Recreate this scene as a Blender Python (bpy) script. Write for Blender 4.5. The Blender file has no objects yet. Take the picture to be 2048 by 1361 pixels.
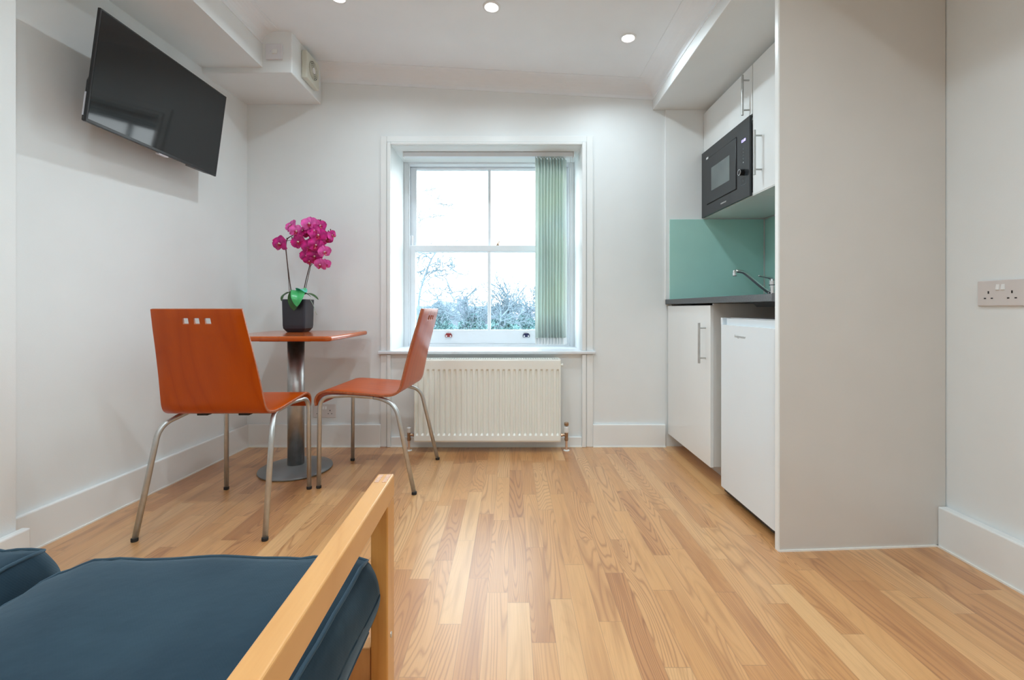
import bpy, bmesh, math, random
from mathutils import Vector, Matrix, noise
PI = math.pi
SC = bpy.context.scene
COL = SC.collection
random.seed(7)

# ------------------------------------------------------------------ helpers
def link(name, me, parent=None, mats=(), kind=None):
    o = bpy.data.objects.new(name, me)
    COL.objects.link(o)
    for m in mats:
        me.materials.append(m)
    if parent: o.parent = parent
    if kind: o['kind'] = kind
    return o

def obj(name, bm, m, parent=None, bevel=0, seg=2, smooth=False, kind=None, label=None, recalc=True):
    if recalc:
        bmesh.ops.recalc_face_normals(bm, faces=bm.faces)
    me = bpy.data.meshes.new(name)
    bm.to_mesh(me); bm.free()
    if smooth:
        for p in me.polygons: p.use_smooth = True
    o = link(name, me, parent, (m if isinstance(m, (list, tuple)) else [m]), kind)
    if bevel:
        b = o.modifiers.new('bevel', 'BEVEL'); b.width = bevel; b.segments = seg
        b.limit_method = 'ANGLE'; b.angle_limit = math.radians(40)
    if label: o['label'] = label
    return o

def thing(name, label, cat, loc=(0, 0, 0), rotz=0, group=None):
    o = bpy.data.objects.new(name, None); COL.objects.link(o)
    o.location = loc; o.rotation_euler = (0, 0, rotz)
    o.empty_display_size = .05
    return tag(o, label, cat, group)

def tag(o, label, cat, group=None):
    o['label'] = label; o['category'] = cat
    if group: o['group'] = group
    return o

def dup(root, loc=None, rotz=None, label=None, group=None):
    def cp(o, par):
        c = o.copy(); COL.objects.link(c)
        if par: c.parent = par
        for ch in list(o.children):
            cp(ch, c)
        return c
    r = cp(root, None)
    if loc is not None: r.location = loc
    if rotz is not None: r.rotation_euler = (0, 0, rotz)
    if label: r['label'] = label
    if group: r['group'] = group
    return r

def B(): return bmesh.new()

def box(bm, x0, y0, z0, x1, y1, z1):
    vs = [bm.verts.new((x, y, z)) for z in (z0, z1) for x, y in ((x0, y0), (x1, y0), (x1, y1), (x0, y1))]
    for f in ((0, 3, 2, 1), (4, 5, 6, 7), (0, 1, 5, 4), (1, 2, 6, 5), (2, 3, 7, 6), (3, 0, 4, 7)):
        bm.faces.new([vs[i] for i in f])
    return bm

def prism(bm, pts, z0, z1):
    """polygon in plan, z0/z1 numbers or functions of (x,y)"""
    g = lambda z, p: z(p[0], p[1]) if callable(z) else z
    a = [bm.verts.new((p[0], p[1], g(z0, p))) for p in pts]
    b = [bm.verts.new((p[0], p[1], g(z1, p))) for p in pts]
    n = len(pts)
    bm.faces.new(a[::-1]); bm.faces.new(b)
    for i in range(n):
        j = (i + 1) % n
        bm.faces.new((a[i], a[j], b[j], b[i]))
    return bm

def loft(bm, rings, cap=True, closed=True):
    vs = [[bm.verts.new(p) for p in r] for r in rings]
    n = len(rings[0])
    for a, b in zip(vs, vs[1:]):
        for i in range(n if closed else n - 1):
            j = (i + 1) % n
            bm.faces.new((a[i], a[j], b[j], b[i]))
    if cap and closed:
        bm.faces.new(vs[0][::-1]); bm.faces.new(vs[-1])
    return vs

def tube(bm, pts, r, n=10, cap=True):
    pts = [Vector(p) for p in pts]
    rs = r if isinstance(r, (list, tuple)) else [r] * len(pts)
    rings = []
    t = (pts[1] - pts[0]).normalized()
    up = Vector((0, 0, 1)) if abs(t.z) < .9 else Vector((0, 1, 0))
    nx = t.cross(up).normalized()
    for i, p in enumerate(pts):
        if i == 0: t = pts[1] - pts[0]
        elif i == len(pts) - 1: t = pts[-1] - pts[-2]
        else: t = (pts[i + 1] - pts[i]).normalized() + (pts[i] - pts[i - 1]).normalized()
        t.normalize()
        nx = (nx - t * nx.dot(t)).normalized()
        ny = t.cross(nx)
        rings.append([p + (nx * math.cos(2 * PI * k / n) + ny * math.sin(2 * PI * k / n)) * rs[i] for k in range(n)])
    loft(bm, rings, cap)
    return bm

def fillet(pts, r, k=6):
    pts = [Vector(p) for p in pts]
    out = [pts[0]]
    for i in range(1, len(pts) - 1):
        a, b, c = pts[i - 1], pts[i], pts[i + 1]
        rr = r[i - 1] if isinstance(r, (list, tuple)) else r
        d0 = min(rr, (a - b).length * .48); d1 = min(rr, (c - b).length * .48)
        p0 = b + (a - b).normalized() * d0; p1 = b + (c - b).normalized() * d1
        for q in range(k + 1):
            t = q / k
            out.append(p0 * (1 - t) ** 2 + b * 2 * t * (1 - t) + p1 * t * t)
    out.append(pts[-1])
    return out

def catmull(pts, k=6):
    pts = [Vector(p) for p in pts]
    P = [pts[0] * 2 - pts[1]] + pts + [pts[-1] * 2 - pts[-2]]
    out = []
    for i in range(1, len(P) - 2):
        for q in range(k):
            t = q / k
            out.append(.5 * ((2 * P[i]) + (P[i + 1] - P[i - 1]) * t + (2 * P[i - 1] - 5 * P[i] + 4 * P[i + 1] - P[i + 2]) * t * t
                             + (3 * P[i] - P[i - 1] - 3 * P[i + 1] + P[i + 2]) * t ** 3))
    out.append(pts[-1])
    return out

def cyl(bm, c, axis, r, h, n=24, r2=None):
    c = Vector(c); a = Vector(axis).normalized()
    tube(bm, [c, c + a * h], [r, r if r2 is None else r2], n)
    return bm

def lathe(bm, prof, c=(0, 0, 0), n=32):
    cx, cy, cz = c
    rings = [[(cx + r * math.cos(2 * PI * k / n), cy + r * math.sin(2 * PI * k / n), cz + z) for k in range(n)] for r, z in prof]
    loft(bm, rings)
    return bm

def text_mesh(s, size, ext=.0004):
    cu = bpy.data.curves.new('logo_text', 'FONT'); cu.body = s; cu.size = size; cu.extrude = ext
    cu.align_x = 'CENTER'; cu.align_y = 'CENTER'
    t = bpy.data.objects.new('logo_text', cu); COL.objects.link(t)
    dg = bpy.context.evaluated_depsgraph_get()
    me = bpy.data.meshes.new_from_object(t.evaluated_get(dg))
    bpy.data.objects.remove(t)
    return me

# ------------------------------------------------------------------ materials
class NT:
    def __init__(s, name):
        s.m = bpy.data.materials.new(name); s.m.use_nodes = True
        s.t = s.m.node_tree; s.t.nodes.clear()
        s.out = s.n('ShaderNodeOutputMaterial')
    def n(s, typ, **kw):
        nd = s.t.nodes.new(typ)
        for k, v in kw.items(): setattr(nd, k, v)
        return nd
    def l(s, a, b): s.t.links.new(a, b)
    def val(s, x, sock):
        if hasattr(x, 'is_linked') or isinstance(x, bpy.types.NodeSocket): s.l(x, sock)
        else: sock.default_value = x
    def math(s, op, a, b=None, c=None):
        nd = s.n('ShaderNodeMath', operation=op)
        s.val(a, nd.inputs[0])
        if b is not None: s.val(b, nd.inputs[1])
        if c is not None: s.val(c, nd.inputs[2])
        return nd.outputs[0]
    def comb(s, x, y, z=0.0):
        nd = s.n('ShaderNodeCombineXYZ')
        for v, i in zip((x, y, z), nd.inputs): s.val(v, i)
        return nd.outputs[0]
    def ramp(s, fac, stops):
        nd = s.n('ShaderNodeValToRGB'); s.l(fac, nd.inputs[0])
        cr = nd.color_ramp
        while len(cr.elements) < len(stops): cr.elements.new(.5)
        for e, (p, c) in zip(cr.elements, stops): e.position = p; e.color = (*c, 1)
        return nd.outputs[0]
    def mix(s, fac, a, b, mode='MIX'):
        nd = s.n('ShaderNodeMix', data_type='RGBA', blend_type=mode)
        s.val(fac, nd.inputs[0])
        for v, i in ((a, nd.inputs[6]), (b, nd.inputs[7])):
            if isinstance(v, tuple): i.default_value = (*v, 1)
            else: s.l(v, i)
        return nd.outputs[2]

def mat(name, col, rough=.5, metal=0, coat=0, bump=0, bscale=200, var=.04, vscale=6, spec=.5, sheen=0, coat_rough=.05):
    N = NT(name)
    p = N.n('ShaderNodeBsdfPrincipled')
    tc = N.n('ShaderNodeTexCoord')
    nz = N.n('ShaderNodeTexNoise'); nz.inputs['Scale'].default_value = vscale; nz.inputs['Detail'].default_value = 2
    N.l(tc.outputs['Object'], nz.inputs['Vector'])
    c2 = tuple(max(0, c * (1 - var)) for c in col); c1 = tuple(min(1, c * (1 + var)) for c in col)
    N.l(N.ramp(nz.outputs[0], [(.3, c2), (.7, c1)]), p.inputs['Base Color'])
    p.inputs['Roughness'].default_value = rough
    p.inputs['Metallic'].default_value = metal
    p.inputs['Coat Weight'].default_value = coat
    p.inputs['Coat Roughness'].default_value = coat_rough
    p.inputs['Specular IOR Level'].default_value = spec
    if sheen:
        p.inputs['Sheen Weight'].default_value = sheen; p.inputs['Sheen Roughness'].default_value = .4
        p.inputs['Sheen Tint'].default_value = (.5, .7, .9, 1)
    if bump:
        b2 = N.n('ShaderNodeTexNoise'); b2.inputs['Scale'].default_value = bscale
        N.l(tc.outputs['Object'], b2.inputs['Vector'])
        bp = N.n('ShaderNodeBump'); bp.inputs['Strength'].default_value = bump; bp.inputs['Distance'].default_value = .002
        N.l(b2.outputs[0], bp.inputs['Height']); N.l(bp.outputs[0], p.inputs['Normal'])
    N.l(p.outputs[0], N.out.inputs[0])
    return N.m

def emis(name, col, s):
    N = NT(name); e = N.n('ShaderNodeEmission')
    e.inputs[0].default_value = (*col, 1); e.inputs[1].default_value = s
    N.l(e.outputs[0], N.out.inputs[0]); return N.m

def floor_mat():
    N = NT('oak_strip_floor')
    g = N.n('ShaderNodeNewGeometry'); sp = N.n('ShaderNodeSeparateXYZ'); N.l(g.outputs['Position'], sp.inputs[0])
    x, y = sp.outputs[0], sp.outputs[1]
    W, L = .065, .50
    xs = N.math('DIVIDE', N.math('ADD', x, .013), W)
    ix = N.math('FLOOR', xs); fx = N.math('FRACT', xs)
    wn = N.n('ShaderNodeTexWhiteNoise', noise_dimensions='1D'); N.l(ix, wn.inputs['W'])
    # staggered ends, length varies per strip row
    ll = N.math('MULTIPLY_ADD', wn.outputs[0], .18, L - .05)
    ys = N.math('ADD', N.math('DIVIDE', y, ll), N.math('MULTIPLY', wn.outputs[0], 37.0))
    iy = N.math('FLOOR', ys); fy = N.math('FRACT', ys)
    w2 = N.n('ShaderNodeTexWhiteNoise', noise_dimensions='3D'); N.l(N.comb(ix, iy, 3.0), w2.inputs['Vector'])
    rs = N.n('ShaderNodeSeparateColor'); N.l(w2.outputs['Color'], rs.inputs[0])
    r1, r2, r3 = rs.outputs[0], rs.outputs[1], rs.outputs[2]
    base = N.ramp(r1, [(0, (.49, .205, .065)), (.12, (.59, .27, .09)), (.4, (.69, .345, .125)), (.7, (.74, .39, .15)), (1, (.81, .48, .215))])
    # hue shift per strip: pinkish / yellowish
    base = N.mix(N.math('MULTIPLY', r2, .22), base, (.60, .29, .13))
    # cathedral grain : contour lines of a stretched smooth noise
    off = N.math('MULTIPLY', r2, 91.0)
    v = N.comb(N.math('MULTIPLY_ADD', x, 1.0, off), N.math('MULTIPLY', y, .085), N.math('MULTIPLY', r3, 40.0))
    nz = N.n('ShaderNodeTexNoise'); N.l(v, nz.inputs['Vector'])
    nz.inputs['Scale'].default_value = 11; nz.inputs['Detail'].default_value = 1.2; nz.inputs['Roughness'].default_value = .35
    fr = N.math('MULTIPLY_ADD', N.math('POWER', r3, 1.5), 38.0, 16.0)
    lines = N.math('PINGPONG', N.math('MULTIPLY', nz.outputs[0], fr), .5)
    lines = N.math('MULTIPLY', lines, 2.0)
    ln = N.ramp(lines, [(0.0, (1, 1, 1)), (.18, (.6, .6, .6)), (.5, (0, 0, 0))])
    st = N.math('MULTIPLY_ADD', r1, -.25, .92)
    st = N.math('MULTIPLY', st, N.math('MULTIPLY_ADD', N.math('POWER', r2, 1.5), .85, .15))
    fib = N.n('ShaderNodeTexNoise'); fib.inputs['Scale'].default_value = 1; fib.inputs['Detail'].default_value = 3
    N.l(N.comb(N.math('MULTIPLY', x, 420.0), N.math('MULTIPLY', y, 9.0), off), fib.inputs['Vector'])
    dark = N.mix(1.0, base, (.50, .36, .27), 'MULTIPLY')
    c = N.mix(N.math('MULTIPLY', ln, st), base, dark)
    c = N.mix(N.math('MULTIPLY', N.math('SUBTRACT', fib.outputs[0], .35), .5), c, dark)
    # dark heart streaks on some strips
    big = N.n('ShaderNodeTexNoise'); big.inputs['Scale'].default_value = 1; big.inputs['Detail'].default_value = 1
    N.l(N.comb(N.math('MULTIPLY_ADD', x, 30.0, off), N.math('MULTIPLY', y, 2.2), off), big.inputs['Vector'])
    c = N.mix(N.math('MULTIPLY', N.ramp(big.outputs[0], [(.52, (0, 0, 0)), (.75, (1, 1, 1))]), .45), c, dark)
    ex = N.math('MINIMUM', fx, N.math('SUBTRACT', 1.0, fx))
    ey = N.math('MULTIPLY', N.math('MINIMUM', fy, N.math('SUBTRACT', 1.0, fy)), 6.0)
    gap = N.math('LESS_THAN', N.math('MINIMUM', ex, ey), .012)
    c = N.mix(N.math('MULTIPLY', gap, .35), c, (.20, .10, .05))
    p = N.n('ShaderNodeBsdfPrincipled'); N.l(c, p.inputs['Base Color'])
    rn = N.math('MULTIPLY_ADD', fib.outputs[0], .12, .27)
    N.l(rn, p.inputs['Roughness'])
    p.inputs['Specular IOR Level'].default_value = .5
    p.inputs['Coat Weight'].default_value = .9; p.inputs['Coat Roughness'].default_value = .35
    bp = N.n('ShaderNodeBump'); bp.inputs['Strength'].default_value = .12; bp.inputs['Distance'].default_value = .0006
    N.l(N.math('SUBTRACT', 1.0, N.math('MULTIPLY', ln, st)), bp.inputs['Height']); N.l(bp.outputs[0], p.inputs['Normal'])
    N.l(p.outputs[0], N.out.inputs[0])
    return N.m

def wood_mat(name, light, dark, coord='UV', sx=1.0, sy=.15, freq=10, scale=6, rough=.3, coat=.3, amount=.6, axes=(0, 1, 2)):
    N = NT(name); tc = N.n('ShaderNodeTexCoord'); sp = N.n('ShaderNodeSeparateXYZ'); N.l(tc.outputs[coord], sp.inputs[0])
    a, b, c_ = sp.outputs[axes[0]], sp.outputs[axes[1]], sp.outputs[axes[2]]
    v = N.comb(N.math('MULTIPLY', a, sx), N.math('MULTIPLY', b, sy), N.math('MULTIPLY', c_, .3))
    nz = N.n('ShaderNodeTexNoise'); N.l(v, nz.inputs['Vector']); nz.inputs['Scale'].default_value = scale; nz.inputs['Detail'].default_value = 1
    pp = N.math('MULTIPLY', N.math('PINGPONG', N.math('MULTIPLY', nz.outputs[0], float(freq)), .5), 2.0)
    ln = N.ramp(pp, [(0, (1, 1, 1)), (.25, (.4, .4, .4)), (.8, (0, 0, 0))])
    fb = N.n('ShaderNodeTexNoise'); fb.inputs['Scale'].default_value = 1; fb.inputs['Detail'].default_value = 3
    N.l(N.comb(N.math('MULTIPLY', a, 260.0), N.math('MULTIPLY', b, 14.0), N.math('MULTIPLY', c_, 60.0)), fb.inputs['Vector'])
    f = N.math('MULTIPLY', N.math('ADD', N.math('MULTIPLY', ln, .55), N.math('MULTIPLY', fb.outputs[0], .6)), amount)
    c = N.mix(f, light, dark)
    p = N.n('ShaderNodeBsdfPrincipled'); N.l(c, p.inputs['Base Color']); p.inputs['Roughness'].default_value = rough
    p.inputs['Coat Weight'].default_value = coat; p.inputs['Coat Roughness'].default_value = .12; p.inputs['Specular IOR Level'].default_value = .28
    N.l(p.outputs[0], N.out.inputs[0]); return N.m

def glass_mat():
    N = NT('window_glass'); t = N.n('ShaderNodeBsdfTransparent'); t.inputs[0].default_value = (.97, .985, .98, 1)
    g = N.n('ShaderNodeBsdfGlossy'); g.inputs['Roughness'].default_value = .02
    fr = N.n('ShaderNodeLayerWeight')
    f5 = N.math('MULTIPLY_ADD', N.math('POWER', fr.outputs['Facing'], 5.0), .5, .025)
    mx = N.n('ShaderNodeMixShader'); N.l(f5, mx.inputs[0]); N.l(t.outputs[0], mx.inputs[1]); N.l(g.outputs[0], mx.inputs[2])
    N.l(mx.outputs[0], N.out.inputs[0]); return N.m

def fabric_mat():
    N = NT('navy_twill'); tc = N.n('ShaderNodeTexCoord')
    nz = N.n('ShaderNodeTexNoise'); nz.inputs['Scale'].default_value = 7; nz.inputs['Detail'].default_value = 4
    N.l(tc.outputs['Object'], nz.inputs['Vector'])
    c = N.ramp(nz.outputs[0], [(.3, (.011, .027, .043)), (.7, (.020, .044, .064))])
    p = N.n('ShaderNodeBsdfPrincipled'); N.l(c, p.inputs['Base Color']); p.inputs['Roughness'].default_value = .9
    p.inputs['Sheen Weight'].default_value = .3; p.inputs['Sheen Roughness'].default_value = .45
    p.inputs['Sheen Tint'].default_value = (.45, .62, .75, 1); p.inputs['Specular IOR Level'].default_value = .2
    wv = N.n('ShaderNodeTexWave'); wv.inputs['Scale'].default_value = 160; wv.bands_direction = 'DIAGONAL'
    N.l(tc.outputs['Object'], wv.inputs['Vector'])
    n2 = N.n('ShaderNodeTexNoise'); n2.inputs['Scale'].default_value = 22; n2.inputs['Detail'].default_value = 3
    N.l(tc.outputs['Object'], n2.inputs['Vector'])
    h = N.math('ADD', N.math('MULTIPLY', wv.outputs['Fac'], .03), n2.outputs[0])
    bp = N.n('ShaderNodeBump'); bp.inputs['Strength'].default_value = .35; bp.inputs['Distance'].default_value = .004
    N.l(h, bp.inputs['Height']); N.l(bp.outputs[0], p.inputs['Normal'])
    N.l(p.outputs[0], N.out.inputs[0]); return N.m

def slat_mat():
    N = NT('blind_fabric'); tc = N.n('ShaderNodeTexCoord')
    nz = N.n('ShaderNodeTexNoise'); nz.inputs['Scale'].default_value = 3; N.l(tc.outputs['Object'], nz.inputs['Vector'])
    c = N.ramp(nz.outputs[0], [(.3, (.84, .90, .89)), (.7, (.87, .92, .86))])
    d = N.n('ShaderNodeBsdfPrincipled'); N.l(c, d.inputs['Base Color']); d.inputs['Roughness'].default_value = .7
    tr = N.n('ShaderNodeBsdfTranslucent'); N.l(c, tr.inputs[0])
    mx = N.n('ShaderNodeMixShader'); mx.inputs[0].default_value = .5
    N.l(d.outputs[0], mx.inputs[1]); N.l(tr.outputs[0], mx.inputs[2]); N.l(mx.outputs[0], N.out.inputs[0]); return N.m

M = {}
M['wall'] = mat('white_wall_paint', (.845, .875, .88), .45, bump=.08, bscale=260, var=.01)
M['ceil'] = mat('white_ceiling_paint', (.90, .93, .96), .7, var=.01)
M['trim'] = mat('white_gloss_paint', (.89, .915, .915), .28, var=.012)
M['caulk'] = mat('white_sealant', (.92, .92, .88), .3, var=.01)
M['floor'] = floor_mat()
M['cab'] = mat('white_gloss_door', (.88, .90, .895), .14, var=.008)
M['fridge'] = mat('cool_white_enamel', (.84, .90, .94), .2, var=.006)
M['carcass'] = mat('white_melamine', (.74, .73, .70), .3, var=.01)
M['panel'] = mat('cream_gloss_panel', (.68, .65, .61), .22, var=.012)
M['edge'] = mat('white_edging', (.9, .92, .91), .3, var=.01)
M['splash'] = mat('green_back_painted_glass', (.44, .75, .68), .08, coat=.4, var=.02)
M['worktop'] = mat('charcoal_worktop', (.075, .085, .095), .35, bump=.1, bscale=500, var=.25, vscale=160)
M['black'] = mat('black_plastic', (.012, .012, .013), .35, var=.1)
M['blackglass'] = mat('black_glass', (.030, .034, .038), .16, var=.05, spec=.4)
M['mwwin'] = mat('microwave_window', (.16, .19, .19), .2, var=.1)
M['chrome'] = mat('chrome', (.78, .79, .80), .12, metal=1, var=.02)
M['steel'] = mat('brushed_steel', (.56, .57, .56), .42, metal=.85, var=.06, vscale=40)
M['alu'] = mat('satin_aluminium', (.46, .46, .45), .38, metal=1, var=.1, vscale=30)
M['base'] = mat('grey_table_base', (.26, .28, .29), .4, metal=.3, bump=.15, bscale=300, var=.08)
M['rubber'] = mat('black_rubber', (.02, .02, .02), .7, var=.1)
M['tvscreen'] = mat('tv_screen', (.008, .009, .010), .06, var=.02, spec=.5)
M['tvbody'] = mat('tv_housing', (.015, .015, .017), .3, var=.05)
M['sticker'] = mat('pale_sticker', (.75, .75, .82), .5, var=.03)
M['rad'] = mat('radiator_enamel', (.92, .935, .88), .3, var=.01)
M['brass'] = mat('tarnished_brass', (.45, .30, .20), .3, metal=1, var=.2, vscale=60)
M['copper'] = mat('copper_pipe', (.75, .55, .42), .3, metal=.6, var=.1)
M['plast'] = mat('white_plastic', (.86, .87, .87), .3, var=.01)
M['socket'] = mat('socket_plastic', (.72, .68, .67), .3, var=.01)
M['switch'] = mat('lilac_white_switch_plastic', (.76, .76, .80), .3, var=.01)
M['hole'] = mat('dark_hole', (.02, .015, .015), .8, var=.1)
M['pvc'] = mat('white_sash_paint', (.82, .86, .90), .3, var=.01)
M['glass'] = glass_mat()
M['fabric'] = fabric_mat()
M['piping'] = mat('navy_piping', (.02, .05, .075), .85, var=.1, sheen=.3)
M['slat'] = slat_mat()
M['frame'] = wood_mat('varnished_pine', (.76, .40, .15), (.56, .24, .065), 'Object', 1, .12, 6, 14, .3, .3, .5, (0, 1, 2))
M['framev'] = wood_mat('varnished_pine_upright', (.74, .36, .10), (.52, .20, .04), 'Object', 1, .12, 6, 14, .3, .3, .5, (0, 2, 1))
M['endgrain'] = mat('pine_end_grain', (.62, .36, .24), .45, var=.2, vscale=180)
M['cherry'] = wood_mat('cherry_plywood', (.52, .082, .002), (.36, .042, .0005), 'UV', 1, .25, 7, 5, .30, .05, .7)
M['cherry_edge'] = mat('plywood_edge', (.40, .12, .05), .4, var=.2, vscale=80)
M['tabletop'] = wood_mat('cherry_table_top', (.56, .12, .02), (.40, .07, .008), 'Object', 1, .2, 6, 6, .2, .5, .6)
M['pot'] = mat('dark_slate_ceramic', (.028, .032, .045), .35, bump=.05, var=.08)
M['soil'] = mat('bark_mulch', (.05, .035, .025), .9, bump=.8, bscale=60, var=.4, vscale=60)
M['petal'] = mat('magenta_petal', (.60, .010, .24), .5, var=.5, vscale=28, sheen=.1)
M['petal2'] = mat('pink_petal', (.80, .10, .42), .45, var=.3, vscale=28, sheen=.1)
M['lip'] = mat('crimson_lip', (.40, .01, .05), .4, var=.2, vscale=60)
M['lipw'] = mat('pale_column', (.9, .72, .6), .5, var=.1)
M['leaf'] = mat('orchid_leaf', (.03, .10, .015), .3, var=.3, vscale=12)
M['leafb'] = mat('bright_orchid_leaf', (.07, .50, .16), .3, var=.3, vscale=10)
M['leafu'] = mat('leaf_turquoise_rim', (.10, .55, .42), .3, var=.2, vscale=10)
M['stem'] = mat('brown_stem', (.09, .045, .035), .6, var=.3, vscale=60)
M['root'] = mat('pale_aerial_root', (.35, .42, .33), .6, var=.2)
M['lamp'] = emis('lit_downlight_lens', (1, .98, .95), 30)
M['disp'] = emis('lit_clock_display', (.45, .40, 1.0), 3.0)
M['red'] = mat('red_enamel', (.30, .03, .03), .35, var=.1)
M['blue'] = mat('navy_enamel', (.02, .025, .09), .35, var=.1)
M['fan'] = mat('ivory_fan_plastic', (.70, .71, .62), .4, var=.02)
M['bark'] = mat('haze_paled_bark', (.15, .22, .27), .9, var=.2)  # outdoor colours are lightened: the haze of overexposure is put into them
M['bark2'] = mat('overexposed_bark', (.26, .29, .31), .9, var=.15)  # paler copy of the bark, sky overexposure painted into its colour
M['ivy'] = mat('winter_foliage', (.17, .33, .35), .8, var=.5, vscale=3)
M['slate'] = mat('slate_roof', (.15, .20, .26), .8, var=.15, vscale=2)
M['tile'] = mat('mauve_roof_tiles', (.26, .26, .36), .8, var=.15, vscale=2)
M['brick'] = mat('haze_paled_brick', (.22, .26, .33), .8, var=.15, vscale=3)  # brick lightened to carry the overexposure haze
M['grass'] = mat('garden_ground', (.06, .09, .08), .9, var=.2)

# ------------------------------------------------------------------ measures
YB = 2.90                     # window wall
XR = 1.625                    # right wall
ceil_z = lambda x, y=0: 2.325 + (.8 - x) * .053
wl = lambda y: -1.707 - (YB - y) * .0547       # far part of the left wall
HX0, HX1, HZ0, HZ1 = -.777, .448, .597, 1.938    # window opening

# ------------------------------------------------------------------ shell
obj('floor', box(B(), -1.95, -2.3, -.1, 1.8, 3.36, 0), M['floor'], kind='structure')
b = B(); prism(b, [(-1.95, -2.3), (1.8, -2.3), (1.8, 3.36), (-1.95, 3.36)], ceil_z, 2.62)
obj('ceiling', b, M['ceil'], kind='structure')
b = B()
box(b, -1.95, YB, 0, HX0, 3.36, 2.6); box(b, HX1, YB, 0, 1.8, 3.36, 2.6)
box(b, HX0, YB, HZ1, HX1, 3.36, 2.6); box(b, HX0, YB, 0, HX1, 3.36, HZ0)
obj('wall_back', b, M['wall'], kind='structure')
b = B()
prism(b, [(wl(YB), YB), (-1.95, YB), (-1.95, 1.51), (wl(1.51), 1.51)], 0, 2.6)
prism(b, [(-1.665, 1.51), (-1.95, 1.51), (-1.95, -2.3), (-1.665, -2.3)], 0, 2.6)
obj('wall_left', b, M['wall'], kind='structure')
obj('wall_right', box(B(), XR, -2.3, 0, 1.8, YB, 2.6), M['wall'], kind='structure')
obj('wall_front', box(B(), -1.95, -2.45, 0, 1.8, -2.2, 2.6), M['wall'], kind='structure')

# boxed-in beams under the ceiling
b = B(); prism(b, [(-1.80, -2.2), (-1.392, -2.2), (-1.392, 2.51), (-1.80, 2.51)], 2.234, lambda x, y: ceil_z(x) + .01)
obj('trim_1', b, M['wall'], kind='structure')
b = B(); prism(b, [(-1.80, 2.51), (-1.228, 2.51), (-1.228, YB), (-1.80, YB)], 2.203, lambda x, y: ceil_z(x) + .01)
obj('trim_2', b, M['wall'], kind='structure', bevel=.006, seg=3)
b = B(); prism(b, [(.906, -2.2), (XR + .02, -2.2), (XR + .02, YB), (.906, YB)], 2.167, lambda x, y: ceil_z(x) + .01)
obj('trim_3', b, M['wall'], kind='structure', bevel=.004, seg=2)

def cove(name, p0, p1, d, w=.10, h=.09, n=8):
    """concave cove: runs p0->p1 along the wall foot line, d = unit direction into the room"""
    bm = B(); rings = []
    for p in (p0, p1):
        ring = []
        for k in range(n + 1):
            a = k / n * PI / 2
            u = w * (1 - math.cos(a)); v = h * (1 - math.sin(a))
            # from the wall (0,-h) to the ceiling (w,0), bulging towards the corner
            x = p[0] + d[0] * (w * (1 - math.cos(a))); y = p[1] + d[1] * (w * (1 - math.cos(a)))
            z = ceil_z(x) - h * (1 - math.sin(a))
            ring.append((x, y, z))
        # small quirk at both ends
        x0, y0 = p[0], p[1]
        ring = [(x0 - d[0] * .005, y0 - d[1] * .005, ceil_z(x0) - h - .004), (x0 + d[0] * .004, y0 + d[1] * .004, ceil_z(x0) - h - .004)] + ring[1:] + \
               [(x0 + d[0] * (w + .004), y0 + d[1] * (w + .004), ceil_z(x0 + d[0] * w) - .003),
                (x0 + d[0] * (w + .004), y0 + d[1] * (w + .004), ceil_z(x0 + d[0] * w) + .02), (x0 - d[0] * .005, y0 - d[1] * .005, ceil_z(x0) + .02)]
        rings.append(ring)
    loft(bm, rings)
    return obj(name, bm, M['ceil'], kind='structure')
cove('trim_4', (-1.228, YB), (.906, YB), (0, -1), .10, .082)
cove('trim_5', (.906, -2.2), (.906, YB), (-1, 0), .11, .082)
cove('trim_6', (-1.392, -2.2), (-1.392, 2.51), (1, 0), .09, .075)

# skirting boards with a bead of sealant at the foot
def skirt(name, pts, h=.145, t=.02, nrm=(0, -1)):
    bm = B()
    (x0, y0), (x1, y1) = pts
    q = [(x0, y0), (x1, y1), (x1 + nrm[0] * t, y1 + nrm[1] * t), (x0 + nrm[0] * t, y0 + nrm[1] * t)]
    prism(bm, q, 0, h)
    o = obj(name, bm, M['trim'], kind='structure', bevel=.005, seg=2)
    bm = B(); a = t; c = t + .005
    q = [(x0 + nrm[0] * a, y0 + nrm[1] * a), (x1 + nrm[0] * a, y1 + nrm[1] * a), (x1 + nrm[0] * c, y1 + nrm[1] * c), (x0 + nrm[0] * c, y0 + nrm[1] * c)]
    prism(bm, q, 0, .006)
    obj('sealant', bm, M['caulk'], o, kind='structure')
    return o
skirt('baseboard_left', [(wl(YB), YB), (wl(1.51), 1.51)], nrm=(1, -.0))
skirt('baseboard_left_near', [(-1.665, 1.53), (-1.665, -2.2)], nrm=(1, 0), t=.03)
skirt('baseboard_back', [(wl(YB) + .015, YB), (-.842, YB)])
skirt('baseboard_back_right', [(.519, YB), (.985, YB)])
skirt('baseboard_back_window', [(HX0, YB), (HX1, YB)], h=.065, t=.018)
skirt('baseboard_right', [(XR, 1.682), (XR, -2.2)], h=.150, t=.035, nrm=(-1, 0))

# ------------------------------------------------------------------ window
w = bpy.data.objects.new('window_1', None); COL.objects.link(w); w['kind'] = 'structure'
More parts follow.
